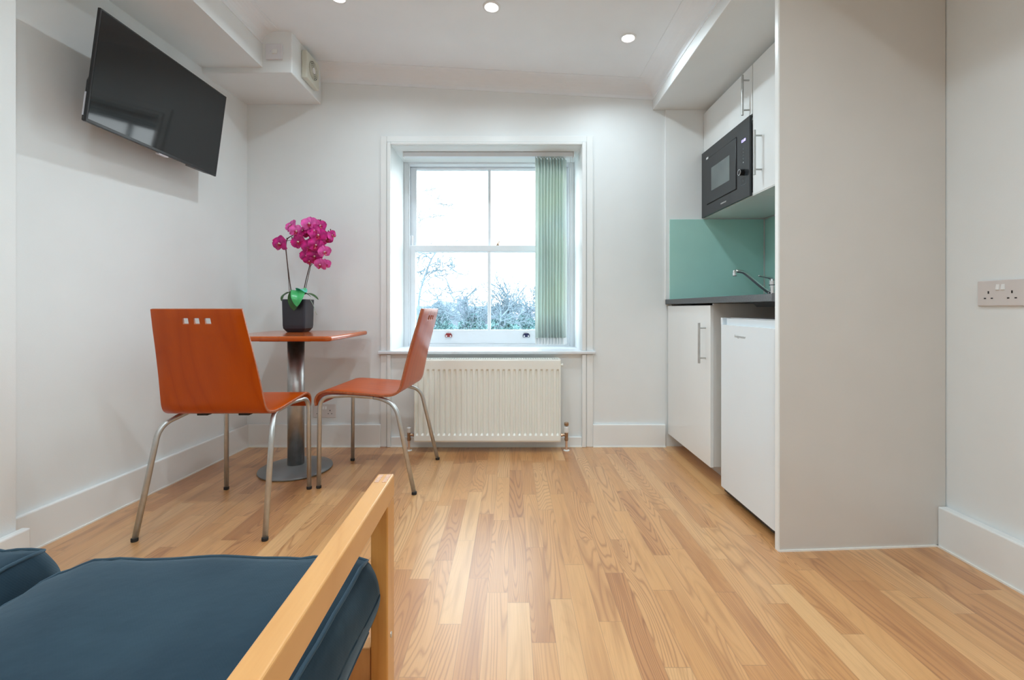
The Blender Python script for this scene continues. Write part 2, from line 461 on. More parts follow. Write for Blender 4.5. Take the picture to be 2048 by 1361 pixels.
# architrave
b = B(); yf = YB - .016; yi = YB - .026
for (x0, x1) in ((-.842, -.803), (.478, .519)):
    box(b, x0, yf, .0, x1, YB, .594)
    box(b, x0, yf, .617, x1, YB, 1.996)
box(b, -.803, yf, 1.957, .478, YB, 1.996)
obj('architrave', b, M['trim'], w, bevel=.003)
b = B()
for (x0, x1) in ((-.800, -.777), (.448, .475)):
    box(b, x0, yi, .0, x1, YB, .594); box(b, x0, yi, .617, x1, YB, 1.954)
box(b, -.777, yi, 1.938, .448, YB, 1.954)
obj('architrave_bead', b, M['trim'], w, bevel=.004)
b = B(); prism(b, [(-.856, 2.862), (.534, 2.862), (.534, YB), (HX1, YB), (HX1, 3.24), (HX0, 3.24), (HX0, YB), (-.856, YB)], .597, .617)
obj('window_sill', b, M['pvc'], w, bevel=.005, seg=3)
Y0 = 3.23
b = B()
box(b, HX0, Y0, .60, HX0 + .032, 3.36, HZ1); box(b, HX1 - .032, Y0, .60, HX1, 3.36, HZ1)
box(b, HX0 + .032, Y0, HZ1 - .014, HX1 - .032, 3.36, HZ1); box(b, HX0 + .032, Y0 + .01, .60, HX1 - .032, 3.36, .632)
obj('window_frame', b, M['pvc'], w, bevel=.003)
# parting stops
b = B()
for x0, x1 in ((HX0 + .032, HX0 + .042), (HX1 - .042, HX1 - .032)):
    box(b, x0, Y0 + .006, .63, x1, Y0 + .018, HZ1 - .014)
obj('stop_bead', b, M['pvc'], w, bevel=.002)
def sash(name, y0, y1, zb, zt, rb, rt, horn=0):
    xl, xr = HX0 + .034, HX1 - .034
    gl, gr = -.698, .369
    bm = B()
    box(bm, xl, y0, zb, gl, y1, zt); box(bm, gr, y0, zb, xr, y1, zt)
    box(bm, gl, y0, zb, gr, y1, zb + rb); box(bm, gl, y0, zt - rt, gr, y1, zt)
    cx = -.1655
    box(bm, cx - .011, y0 + .004, zb + rb, cx + .011, y1 - .004, zt - rt)
    if horn:
        for a, c in ((xl + .004, gl), (gr, xr - .004)):
            prism(bm, [(a, y0 + .004), (c, y0 + .004), (c, y1), (a, y1)], zb + .0 - .0, zb + .001)
    o = obj(name, bm, M['pvc'], w, bevel=.004, seg=2)
    for a, c in ((gl, cx - .011), (cx + .011, gr)):
        g = B(); ym = (y0 + y1) / 2
        box(g, a, ym - .002, zb + rb, c, ym + .002, zt - rt)
        obj('pane', g, M['glass'], o)
    return o
s_lo = sash('lower_sash', 3.249, 3.289, .634, 1.345, .10, .044)
s_up = sash('upper_sash', 3.292, 3.332, 1.300, 1.922, .045, .017)
b = B()      # sash horns hanging in the upper corners
for sx in (HX0 + .036, HX1 - .058):
    prism(b, [(sx, 3.262), (sx + .022, 3.262), (sx + .022, 3.289), (sx, 3.289)], 1.345, 1.42)
obj('sash_horn', b, M['pvc'], s_lo, bevel=.006)
# fastener on the meeting rail
b = B(); cyl(b, (-.103, 3.262, 1.345), (0, 0, 1), .012, .006); cyl(b, (-.103, 3.262, 1.351), (0, 0, 1), .006, .012)
tube(b, [(-.103, 3.262, 1.362), (-.092, 3.262, 1.372), (-.088, 3.262, 1.376)], .004, 8)
obj('sash_fastener', b, M['brass'], s_lo, smooth=False)
# two little sash lifts with white screw caps
for cx, m, lab in ((-.457, 'red', 'dark red sash lift'), (.103, 'blue', 'navy blue sash lift')):
    b = B(); zc = .700
    box(b, cx - .025, 3.238, zc - .018, cx + .025, 3.249, zc + .002)
    prism(b, [(cx - .018, 3.236), (cx + .018, 3.236), (cx + .018, 3.249), (cx - .018, 3.249)], zc + .001, zc + .010)
    o = obj('sash_lift', b, M[m], s_lo, bevel=.003, label=lab)
    b = B()
    for s in (-1, 1): cyl(b, (cx + s * .015, 3.2375, zc - .010), (0, -1, 0), .0055, .002, 12)
    obj('screw_cap', b, M['plast'], o)
    b = B(); tube(b, [(cx - .008, 3.240, zc + .009), (cx - .008, 3.236, zc + .022), (cx + .008, 3.236, zc + .022), (cx + .008, 3.240, zc + .009)], .0018, 6)
    obj('lift_hook', b, M['socket'], o)

# vertical blind gathered on the right
t = thing('vertical_blind', 'pale green vertical slat blind gathered at the right side of the window', 'blind', (0, 3.03, 1.90))
b = B(); box(b, -.724, -.022, .006, .409, .022, .036)
hr = obj('head_rail', b, M['pvc'], t, bevel=.003)
for q in (.409, -.731):
    b = B(); box(b, q, -.025, .002, q + .007, .025, .038); obj('end_cap', b, M['plast'], hr, bevel=.002)
for cx in (-.60, .25):
    b = B(); box(b, cx - .012, -.015, .036, cx + .012, .015, .038); obj('bracket', b, M['steel'], t)
for k in range(10):
    x = .172 + k * .0205
    b = B(); ang = math.radians(68 + random.uniform(-4, 4)); n = 6
    rings = []
    for z in [(-1.215) + 1.215 * q / 8 for q in range(9)]:
        r = []
        sw = .0012 * math.sin(z * 5 + k)
        for q in range(n + 1):
            u = (q / n - .5) * .085; v = .004 * math.cos((q / n - .5) * PI) + sw
            r.append((x + u * math.cos(ang) - v * math.sin(ang), u * math.sin(ang) + v * math.cos(ang), z))
        rings.append(r)
    loft(b, rings, closed=False)
    s = obj('slat', b, M['slat'], t, smooth=True, recalc=False)
    so = s.modifiers.new('th', 'SOLIDIFY'); so.thickness = .0009
    b = B()
    d = Vector((math.cos(ang), math.sin(ang), 0)) * .040; e = Vector((-math.sin(ang), math.cos(ang), 0)) * .0022
    prism(b, [tuple((Vector((x, 0, 0)) + sg * d + tg * e)[:2]) for sg, tg in ((-1, -1), (1, -1), (1, 1), (-1, 1))], -1.252, -1.208)
    obj('bottom_weight', b, M['plast'], s, bevel=.001)
    b = B(); cyl(b, (x, 0, -.002), (0, 0, 1), .003, .010, 8)
    obj('hanger', b, M['plast'], s)
b = B()
for sgn in (-.036, .036):
    pts = []
    for k in range(10):
        x = .172 + k * .0205
        pts.append((x, sgn, -1.245)); 
        if k < 9: pts.append((x + .010, sgn - .002, -1.258))
    tube(b, pts, .0011, 5)
obj('link_chain', b, M['plast'], t)
b = B(); tube(b, [(.404, -.02, .005), (.404, -.022, -1.15), (.396, -.022, -1.19), (.390, -.02, -1.15), (.390, -.02, .005)], .0013, 6)
obj('control_chain', b, M['plast'], t)

# ------------------------------------------------------------------ radiator
t = thing('radiator', 'white ribbed panel radiator on the wall under the window', 'radiator', (-.152, YB, 0))
RX0, RX1, RZ0, RZ1 = -.454, .454, .064, .575
yF = -.128
def rad_panel(yf, sgn):
    bm = B(); pit = .03333; cols = []; x = RX0 + .008; 
    n = 27; xs = [RX0 + .004]
    sx = RX0 + (RX1 - RX0 - (n - 1) * pit) / 2
    for k in range(n):
        c = sx + k * pit
        xs += [(c - .0095, 0), (c - .0045, 1), (c + .0045, 1), (c + .0095, 0)]
    xs = [(RX0 + .004, 0)] + [q for q in xs if isinstance(q, tuple)] + [(RX1 - .004, 0)]
    zs = [(RZ0, 0), (RZ0 + .010, 0), (RZ0 + .040, 0), (RZ0 + .052, 1), (RZ1 - .072, 1), (RZ1 - .060, 0), (RZ1 - .008, 0), (RZ1, 0)]
    g = [[bm.verts.new((x, yf + sgn * .011 * a * c + (sgn * .006 if q in (0, len(zs) - 1) else 0), z)) for (x, a) in xs] for q, (z, c) in enumerate(zs)]
    for r0, r1 in zip(g, g[1:]):
        for i in range(len(xs) - 1): bm.faces.new((r0[i], r0[i + 1], r1[i + 1], r1[i]))
    return bm
fp = obj('front_panel', rad_panel(yF, 1), M['rad'], t, recalc=False)
m_ = fp.modifiers.new('th', 'SOLIDIFY'); m_.thickness = .0015; m_.offset = 0
b_ = fp.modifiers.new('bv', 'BEVEL'); b_.width = .0035; b_.segments = 2; b_.limit_method = 'ANGLE'; b_.angle_limit = math.radians(20)
rp = obj('rear_panel', rad_panel(-.045, -1), M['rad'], t, recalc=False)
m_ = rp.modifiers.new('th', 'SOLIDIFY'); m_.thickness = .0015; m_.offset = 0
for q in (RX0, RX1 - .005):
    b = B(); box(b, q, yF + .004, RZ0, q + .005, -.04, RZ1 - .002); obj('side_cover', b, M['rad'], t, bevel=.002)
b = B(); box(b, RX0 + .002, yF + .002, RZ1 - .006, RX1 - .002, yF + .016, RZ1); box(b, RX0 + .002, -.052, RZ1 - .006, RX1 - .002, -.038, RZ1)
for k in range(60):
    x = RX0 + .012 + k * (RX1 - RX0 - .024) / 59
    box(b, x - .002, yF + .014, RZ1 - .004, x + .002, -.050, RZ1 - .001)
obj('top_grille', b, M['rad'], t)
for q in (RX0 + .1, RX1 - .13):
    b = B(); box(b, q, -.045, .15, q + .03, -.0005, .50); obj('wall_bracket', b, M['rad'], t)
b = B(); cyl(b, (RX1, -.09, .535), (1, 0, 0), .008, .012, 12); cyl(b, (RX1 + .010, -.09, .535), (1, 0, 0), .011, .006, 6)
obj('bleed_valve', b, M['rad'], t)
def valve(sgn, trv):
    x = (RX1 if sgn > 0 else RX0) + sgn * .038
    y = -.088
    b = B(); tube(b, [(x - sgn * .042, y, .098), (x, y, .098)], .008, 12)
    cyl(b, (x - sgn * .036, y, .098), (sgn, 0, 0), .011, .012, 6)
    cyl(b, (x, y, .062), (0, 0, 1), .0105, .05, 16)
    cyl(b, (x, y, .066), (0, 0, 1), .0125, .014, 6)
    v = obj('valve_body', b, M['brass'], t)
    b = B(); cyl(b, (x, y, 0.0), (0, 0, 1), .0075, .064, 12)
    obj('pipe', b, M['copper'], v)
    b = B(); lathe(b, [(.0085, .0), (.020, .001), (.019, .004), (.0085, .006)], (x, y, 0), 20)
    obj('pipe_collar', b, M['caulk'], v)
    if trv:
        b = B(); lathe(b, [(.010, .112), (.0145, .118), (.0150, .146), (.0125, .152)], (x, y, 0), 20)
        obj('valve_head', b, M['plast'], v)
        b = B(); lathe(b, [(.005, .152), (.006, .156), (.014, .158), (.0145, .172), (.011, .177)], (x, y, 0), 20)
        obj('valve_cap', b, M['brass'], v, label='brass cap')
    else:
        b = B(); lathe(b, [(.009, .112), (.0115, .116), (.013, .136), (.014, .142), (.010, .146)], (x, y, 0), 20)
        obj('valve_cap', b, M['plast'], v, label='white plastic cap')
valve(1, True); valve(-1, False)

# ------------------------------------------------------------------ sockets, switch, extractor
def place(o, loc, u, v, n):
    """orient a root whose local x->u, y->v(up), z->n(out)"""
    m = Matrix((u, v, n)).transposed().to_4x4(); m.translation = Vector(loc)
    o.matrix_world = m
def double_socket(label, loc, u, n):
    t = thing('double_socket', label, 'socket')
    b = B(); box(b, -.073, -.043, 0, .073, .043, .0095); obj('faceplate', b, M['socket'], t, bevel=.003, seg=3)
    for s in (-1, 1):
        b = B(); cx = s * .036
        box(b, cx - .0022, -.002, .0088, cx + .0022, .007, .0099)
        for q in (-1, 1): box(b, cx + q * .011 - .0034, -.0195, .0088, cx + q * .011 + .0034, -.0155, .0099)
        obj('pin_slots', b, M['hole'], t)
        b = B()
        c0 = -.012 if s < 0 else .004
        loft(b, [[(c0, .010, .009), (c0 + .011, .010, .009), (c0 + .011, .029, .009), (c0, .029, .009)],
                 [(c0 + .0005, .0105, .0135), (c0 + .0105, .0105, .0135), (c0 + .0105, .0285, .0105), (c0 + .0005, .0285, .0105)]])
        obj('rocker', b, M['plast'], t, bevel=.0006)
    place(t, loc, u, Vector((0, 0, 1)), n)
    return t
double_socket('white double wall socket low on the back wall behind the chair legs', (-1.205, YB, .230), Vector((1, 0, 0)), Vector((0, -1, 0)))
double_socket('white double wall socket at the right picture edge above the skirting', (XR, 1.490, .941), Vector((0, 1, 0)) * -1, Vector((-1, 0, 0)))
t = thing('fan_switch', 'square white fan isolator switch on the boxed corner under the ceiling', 'switch')
b = B(); box(b, -.046, -.043, 0, .046, .043, .011); obj('faceplate', b, M['switch'], t, bevel=.003, seg=3)
b = B(); loft(b, [[(-.008, -.014, .0105), (.020, -.014, .0105), (.020, .014, .0105), (-.008, .014, .0105)], [(-.007, -.013, .017), (.019, -.013, .017), (.019, .013, .012), (-.007, .013, .012)]])
obj('rocker', b, M['plast'], t, bevel=.0008)
b = B(); box(b, -.022, -.004, .0105, -.017, .006, .0125); obj('indicator', b, M['sticker'], t)
place(t, (-1.323, 2.51, 2.318), Vector((1, 0, 0)), Vector((0, 0, 1)), Vector((0, -1, 0)))

t = thing('extractor_fan', 'ivory square extractor fan on the side of the boxed corner', 'extractor fan')
b = B(); box(b, -.085, -.082, 0, .085, .082, .034); obj('housing', b, M['fan'], t, bevel=.008, seg=3)
b = B(); cyl(b, (0, 0, .0335), (0, 0, 1), .055, .0015, 40); obj('grille_recess', b, M['hole'], t)
b = B()
for r in (.054, .045, .036, .027):
    pts = [(r * math.cos(a * PI / 18), r * math.sin(a * PI / 18), .0365) for a in range(37)]
    tube(b, pts, .0021, 6, cap=False)
for a in range(12):
    c, s = math.cos(a * PI / 6), math.sin(a * PI / 6)
    tube(b, [(c * .018, s * .018, .0365), (c * .055, s * .055, .0365)], .0015, 5)
obj('grille', b, M['fan'], t)
b = B(); cyl(b, (0, 0, .034), (0, 0, 1), .018, .006, 24); obj('hub', b, M['plast'], t, bevel=.002)
place(t, (-1.228, 2.705, 2.318), Vector((0, 1, 0)), Vector((0, 0, 1)), Vector((1, 0, 0)))

# ------------------------------------------------------------------ downlights (fixtures + lamps)
def downlight(label, x, y, power=9.5, first=[None]):
    z = ceil_z(x)
    t = thing('downlight', label, 'ceiling light', (x, y, z), 0, 'recessed ceiling downlights')
    b = B(); lathe(b, [(.031, .002), (.031, -.004), (.036, -.0065), (.042, -.005), (.044, .002)], n=40)
    obj('bezel', b, M['plast'], t, smooth=True)
    b = B(); lathe(b, [(.0005, -.001), (.0305, -.001), (.0305, .002), (.0005, .002)], n=32)
    obj('lens', b, M['lamp'], t)
    L = bpy.data.lights.new('lamp', 'AREA'); L.shape = 'DISK'; L.size = .055; L.energy = power; L.color = (.77, .92, 1.0); L.spread = math.radians(156)
    lo = bpy.data.objects.new('lamp', L); COL.objects.link(lo); lo.location = (x, y, z - .006)
    t.rotation_euler = (0, math.atan(.053), 0)
downlight('lit ceiling downlight nearest the kitchen beam', .62, 2.40, POW := 4.4)
downlight('lit ceiling downlight above the middle of the window', -.10, 2.21, POW)
downlight('lit ceiling downlight nearest the television, cut by the picture top', -.85, 2.20, POW)
for i, yy in enumerate((.75, -.75)):
    for j, xx in enumerate((.65, -.10, -.85)):
        downlight('lit ceiling downlight %s the sofa, %s' % (('above', 'well behind')[i], ('kitchen side', 'centre line', 'television side')[j]), xx, yy, POW * 1.42)

# ------------------------------------------------------------------ television
t = thing('television', 'black flat-screen television tilted forward on the left wall', 'television')
W, H = .727, .435
b = B(); box(b, -W / 2, -H / 2, -.012, W / 2, H / 2, 0); obj('bezel', b, M['tvbody'], t, bevel=.002)
b = B(); box(b, -W / 2 + .007, -H / 2 + .012, -.001, W / 2 - .007, H / 2 - .007, .0008); obj('screen', b, M['tvscreen'], t)
b = B()
loft(b, [[(-.345, -.212, -.012), (.16, -.212, -.012), (.30, .02, -.012), (-.345, .02, -.012)],
         [(-.345, -.212, -.040), (.13, -.212, -.040), (.26, -.01, -.030), (-.345, -.055, -.040)]])
obj('rear_housing', b, M['tvbody'], t, bevel=.006)
b = B(); loft(b, [[(.15, -.218, -.003), (.34, -.218, -.003), (.34, -.200, -.003), (.15, -.200, -.003)], [(.17, -.222, -.022), (.30, -.219, -.022), (.30, -.200, -.022), (.17, -.200, -.022)]])
obj('speaker_lip', b, M['tvbody'], t, bevel=.003)
b = B(); box(b, -.347, -.19, -.036, -.3452, -.10, -.030); obj('side_label', b, M['sticker'], t)
b = B(); box(b, -.012, -.224, -.022, .042, -.217, -.004); obj('hanging_tag', b, M['sticker'], t, bevel=.001)
b = B(); box(b, -.10, -.10, -.06, .10, .10, -.038); box(b, -.03, -.04, -.135, .03, .04, -.058)
obj('wall_bracket', b, M['black'], t, bevel=.003)
ty, tt = -.026, .136
Rm = Matrix.Rotation(ty, 3, 'Z') @ Matrix.Rotation(tt, 3, 'Y')
place(t, (-1.584, 2.075, 1.819), Rm @ Vector((0, 1, 0)), Rm @ Vector((0, 0, 1)), Rm @ Vector((1, 0, 0)))

# ------------------------------------------------------------------ kitchen
KX = 1.0
# tall end panel (skewed a little, as in the room)
t = thing('end_panel', 'tall glossy cream end panel closing the kitchen beside the fridge', 'panel', (0, 0, 0))
b = B(); prism(b, [(.978, 1.645), (1.622, 1.684), (1.622, 1.702), (.978, 1.663)], .004, 2.164); obj('panel_face', b, M['panel'], t)
b = B(); prism(b, [(.972, 1.643), (.978, 1.643), (.978, 1.664), (.972, 1.664)], .0, 2.164); obj('edging', b, M['edge'], t, bevel=.001)
b = B(); prism(b, [(.976, 1.640), (1.59, 1.677), (1.59, 1.682), (.976, 1.645)], .0, .006); obj('sealant', b, M['caulk'], t)

b = B(); box(b, .985, YB - .010, .9465, XR, YB, 2.167)
obj('trim_7', b, M['trim'], kind='structure', bevel=.002)
tag(obj('splashback', box(B(), 1.011, YB - .017, .9465, 1.612, YB - .010, 1.460), M['splash'], bevel=.001),
    'sea green glass splashback on the back wall behind the tap', 'splashback', 'green glass splashbacks')
tag(obj('splashback', box(B(), XR - .0075, 1.71, .9465, XR - .0006, YB - .022, 1.460), M['splash'], bevel=.001),
    'sea green glass splashback on the right wall, a narrow strip beside the end panel', 'splashback', 'green glass splashbacks')
b = B(); box(b, 1.6135, YB - .018, .9465, 1.6185, YB - .0105, 1.460)
tag(obj('corner_sealant', b, M['caulk']), 'white sealant strip in the corner between the green splashbacks', 'sealant')

def handle(parent, x, y, z0, z1, name='handle'):
    b = B(); cyl(b, (x, y, z0), (0, 0, 1), .0062, z1 - z0, 16)
    h = obj(name, b, M['steel'], parent, bevel=.001)
    for z in (z0 + .027, z1 - .027):
        b = B(); cyl(b, (x, y, z), (1, 0, 0), .0042, .0345, 12); obj('post', b, M['steel'], h)
    return h

# base cabinet
t = thing('base_cabinet', 'white glossy base cabinet with long bar handle left of the fridge', 'cabinet', (1.3, 2.58, 0))
def loc_box(t, x0, y0, z0, x1, y1, z1):
    l = t.location; return box(B(), x0 - l.x, y0 - l.y, z0 - l.z, x1 - l.x, y1 - l.y, z1 - l.z)
b = B(); l = t.location
for q in ((1.018, 2.267, .09, 1.60, 2.285, .914), (1.018, 2.872, .09, 1.60, 2.888, .914), (1.018, 2.285, .09, 1.60, 2.872, .108), (1.595, 2.285, .108, 1.60, 2.872, .914)):
    box(b, q[0] - l.x, q[1] - l.y, q[2], q[3] - l.x, q[4] - l.y, q[5])
obj('body', b, M['carcass'], t)
d = obj('door', loc_box(t, KX, 2.269, .086, 1.0175, 2.886, .905), M['cab'], t, bevel=.0015)
h = handle(d, .965 - l.x, 2.322 - l.y, .606, .815)
obj('plinth', loc_box(t, 1.11, 2.267, 0, 1.126, 2.888, .09), M['carcass'], t)

# worktop
t = thing('worktop', 'dark charcoal grey worktop running over the base cabinet and fridge', 'worktop', (1.3, 2.3, .916))
l = t.location
obj('slab', loc_box(t, .987, 1.705, .916, XR, YB - .0005, .946), M['worktop'], t, bevel=.002)
b = B(); prism(b, [(.984 - l.x, 1.666 - l.y), (1.6 - l.x, 1.704 - l.y), (1.615 - l.x, 1.7055 - l.y), (.984 - l.x, 1.7045 - l.y)], 0, .032)
obj('end_strip', b, M['black'], t, label='black end strip')
t = thing('sink_bowl', 'black sink underside hanging below the worktop beside the end panel', 'sink', (1.3, 1.9, .93))
b = B(); l = t.location
loft(b, [[(1.10 - l.x, 1.725 - l.y, -.0145), (1.5 - l.x, 1.725 - l.y, -.0145), (1.5 - l.x, 2.06 - l.y, -.0145), (1.10 - l.x, 2.06 - l.y, -.0145)],
         [(1.11 - l.x, 1.735 - l.y, -.034), (1.49 - l.x, 1.735 - l.y, -.034), (1.49 - l.x, 2.04 - l.y, -.034), (1.11 - l.x, 2.04 - l.y, -.034)]])
obj('bowl', b, M['black'], t)
b = B(); box(b, 1.08 - l.x, 1.725 - l.y, .0165, 1.52 - l.x, 2.28 - l.y, .019)
obj('rim', b, M['steel'], t, bevel=.001)

# tap
t = thing('mixer_tap', 'chrome mixer tap with long angled spout against the green splashback', 'tap', (1.50, 2.586, .946))
b = B(); lathe(b, [(.026, 0), (.026, .006), (.021, .012), (.0205, .075), (.023, .080), (.023, .102), (.017, .112), (.004, .116)], n=28)
obj('body', b, M['chrome'], t, smooth=False)
b = B(); tube(b, fillet([(-.015, 0, .030), (-.06, 0, .062), (-.165, 0, .150), (-.185, 0, .1555), (-.215, 0, .158)], .03), [.0105] * 100 if False else .0098, 14)
sp = obj('spout', b, M['chrome'], t, smooth=True)
b = B(); lathe(b, [(.011, 0), (.0125, .004), (.0125, .022), (.0105, .026), (.0105, .034), (.006, .037)], (-.220, 0, .128), 20); obj('aerator', b, M['chrome'], sp)
b = B(); tube(b, catmull([(.014, 0, .104), (-.012, 0, .117), (-.045, 0, .124), (-.085, 0, .131)], 5), [.012, .012, .011, .010, .010, .009, .008, .007, .006, .006, .0055, .005, .005, .005, .0048, .0048], 12)
obj('lever', b, M['chrome'], t, smooth=True)

# fridge
t = thing('fridge', 'white undercounter fridge standing between the cabinet and the end panel', 'fridge', (1.25, 1.93, 0))
l = t.location; fy0, fy1 = 1.698 - l.y, 2.174 - l.y; fx = KX - l.x
def rrect(x0, y0, x1, y1, r, n=6):
    """plan outline with the two front corners (x0) rounded"""
    p = []
    for k in range(n + 1):
        a = PI / 2 * k / n
        p.append((x0 + r - r * math.sin(a), y0 + r - r * math.cos(a)) if False else (x0 + r * (1 - math.cos(a - 0)), y0 + r * (1 - math.sin(a))) )
    q = [(x, y1 - (y - y0)) for x, y in p]
    # p goes from (x0,y0+r) to (x0+r,y0)
    return [(x1, y0)] + p[::-1] + q + [(x1, y1)]
b = B(); prism(b, rrect(fx, fy0, fx + .05, fy1, .028), .040, .812)
dr = obj('door', b, M['fridge'], t, smooth=False)
b = B(); prism(b, rrect(fx + .016, fy0 + .004, fx + .05, fy1 - .03, .02), .812, .842); box(b, fx + .006, fy1 - .024, .812, fx + .05, fy1 - .006, .845)
obj('grip_recess', b, M['fridge'], dr)
me = text_mesh('Fridgemaster', .018)
lg = link('logo', me, dr, [M['steel']])
lg.matrix_basis = Matrix.Translation((fx - .0006, fy1 - .20, .765)) @ Matrix(((0, 0, -1), (-1, 0, 0), (0, 1, 0))).to_4x4()
b = B(); box(b, fx + .056, fy0 + .002, .03, fx + .48, fy1 - .002, .832)
obj('cabinet_body', b, M['plast'], t, bevel=.004)
b = B(); box(b, fx + .045, fy0 - .0 + .004, .832, fx + .49, fy1 - .004, .846); obj('top_cover', b, M['plast'], t, bevel=.003)
b = B(); box(b, fx + .049, fy0 + .006, .05, fx + .057, fy1 - .006, .825); obj('door_seal', b, M['base'], t)
b = B(); box(b, fx + .022, fy0 + .01, .012, fx + .46, fy1 - .01, .040); obj('kick_plate', b, M['black'], t)
for sx in (fx + .05, fx + .43):
    for sy in (fy0 + .04, fy1 - .04):
        b = B(); cyl(b, (sx, sy, 0), (0, 0, 1), .016, .013, 16); obj('foot', b, M['black'], t)

# wall cabinets
WX = 1.229
def wall_cab(label, y0, y1, dz0, hy, hz, shelf=None):
    t = thing('wall_cabinet', label, 'cabinet', (1.43, (y0 + y1) / 2, 1.465), 0, None)
    l = t.location
    b = B()
    def bb(*q): box(b, q[0] - l.x, q[1] - l.y, q[2] - l.z, q[3] - l.x, q[4] - l.y, q[5] - l.z)
    bb(WX + .019, y0, 1.483, 1.612, y0 + .016, 2.14); bb(WX + .019, y1 - .016, 1.483, 1.612, y1, 2.14)
    bb(WX + .019, y0 + .016, 2.124, 1.612, y1 - .016, 2.14); bb(1.606, y0 + .016, 1.483, 1.612, y1 - .016, 2.124)
    if shelf: bb(WX + .019, y0 + .016, shelf - .016, 1.606, y1 - .016, shelf)
    obj('body', b, M['carcass'], t)
    b = B(); bb(WX + .002, y0, 1.465, 1.612, y1, 1.483); obj('underside_panel', b, M['cab'], t)
    b = B(); bb(WX + .03, y0, 2.141, WX + .046, y1, 2.166); obj('filler_strip', b, M['carcass'], t)
    b = B(); bb(WX, y0 + .0015, dz0, WX + .018, y1 - .0015, 2.138)
    d = obj('door', b, M['cab'], t, bevel=.0015)
    handle(d, 1.192 - l.x, hy - l.y, hz[0] - l.z, hz[1] - l.z)
    for k, (sx, sy) in enumerate(((1.27, y0 + .10), (1.27, y1 - .02), (1.55, y0 + .10), (1.55, y1 - .03))):
        bs = B(); cyl(bs, (sx - l.x, sy - l.y, -.0005), (0, 0, 1), .004, .002, 10)
        obj('fixing_screw', bs, M['steel'], t)
    return t
wall_cab('white wall cabinet with lift door and bar handle above the built-in microwave', 2.301, 2.888, 1.886, 2.328, (1.864 + .025, 2.097), 1.884)
wall_cab('white tall-door wall cabinet with bar handle between microwave and end panel', 1.706, 2.298, 1.470, 2.212, (1.546, 1.767))

# microwave
t = thing('microwave', 'black built-in microwave set in the white wall cabinet', 'microwave', (1.26, 2.595, 1.675))
l = t.location
def mb(b, *q): return box(b, q[0] - l.x, q[1] - l.y, q[2] - l.z, q[3] - l.x, q[4] - l.y, q[5] - l.z)
b = B(); mb(b, 1.217, 2.303, 1.467, 1.229, 2.888, 1.880); fas = obj('fascia', b, M['blackglass'], t, bevel=.002)
b = B(); mb(b, 1.250, 2.33, 1.50, 1.56, 2.86, 1.86); obj('casing', b, M['steel'], t)
b = B(); mb(b, 1.2128, 2.440, 1.538, 1.2168, 2.805, 1.815); dr = obj('door', b, M['blackglass'], t, bevel=.0012)
b = B()
for q in ((2.4365, 1.5335, 2.8085, 1.5375), (2.4365, 1.8155, 2.8085, 1.8195), (2.4355, 1.5335, 2.4395, 1.8195), (2.8055, 1.5335, 2.8095, 1.8195)):
    mb(b, 1.2162, q[0], q[1], 1.2169, q[2], q[3])
obj('door_gap', b, M['hole'], t)
b = B(); mb(b, 1.2122, 2.510, 1.605, 1.2127, 2.738, 1.745); obj('viewing_window', b, M['mwwin'], dr)
b = B(); cyl(b, (1.2168 - l.x, 2.367 - l.y, 1.605 - l.z), (-1, 0, 0), .0165, .022, 28); kn = obj('knob', b, M['black'], t, bevel=.001)
b = B(); c0 = (1.1946 - l.x, 2.367 - l.y, 1.605 - l.z)
tube(b, [(c0[0], c0[1] + .0145 * math.cos(a * PI / 12), c0[2] + .0145 * math.sin(a * PI / 12)) for a in range(25)], .0018, 6, cap=False)
obj('knob_ring', b, M['chrome'], kn)
b = B()
for k, (dy, w_) in enumerate(((.012, .008), (0, .008), (-.012, .008))): pass
me = text_mesh('12:00', .020)
dsp = link('clock_display', me, t, [M['disp']])
dsp.matrix_basis = Matrix.Translation((1.2164 - l.x, 2.366 - l.y, 1.772 - l.z)) @ Matrix(((0, 0, -1), (-1, 0, 0), (0, 1, 0))).to_4x4()
for k, z in enumerate((1.729, 1.711, 1.695, 1.677, 1.658)):
    b = B(); cyl(b, (1.2170 - l.x, 2.367 - l.y, z - l.z), (-1, 0, 0), .0034, .0006, 12)
    obj('touch_button', b, M['mwwin'] if k < 4 else M['steel'], t)
b = B()
for q in ((2.341, 1.540, 2.393, 1.541), (2.341, 1.579, 2.393, 1.580), (2.341, 1.540, 2.342, 1.580), (2.392, 1.540, 2.393, 1.580)): mb(b, 1.2164, q[0], q[1], 1.2169, q[2], q[3])
cyl(b, (1.2170 - l.x, 2.367 - l.y, 1.56 - l.z), (-1, 0, 0), .004, .0006, 12)
obj('door_button', b, M['mwwin'], t)
me = text_mesh('COOKOLOGY', .0105)
lg = link('logo', me, t, [M['plast']])
lg.matrix_basis = Matrix.Translation((1.2164 - l.x, 2.590 - l.y, 1.4985 - l.z)) @ Matrix(((0, 0, -1), (-1, 0, 0), (0, 1, 0))).to_4x4()
b = B(); mb(b, 1.2160, 2.790, 1.819, 1.2169, 2.818, 1.831); obj('energy_sticker', b, M['plast'], t)

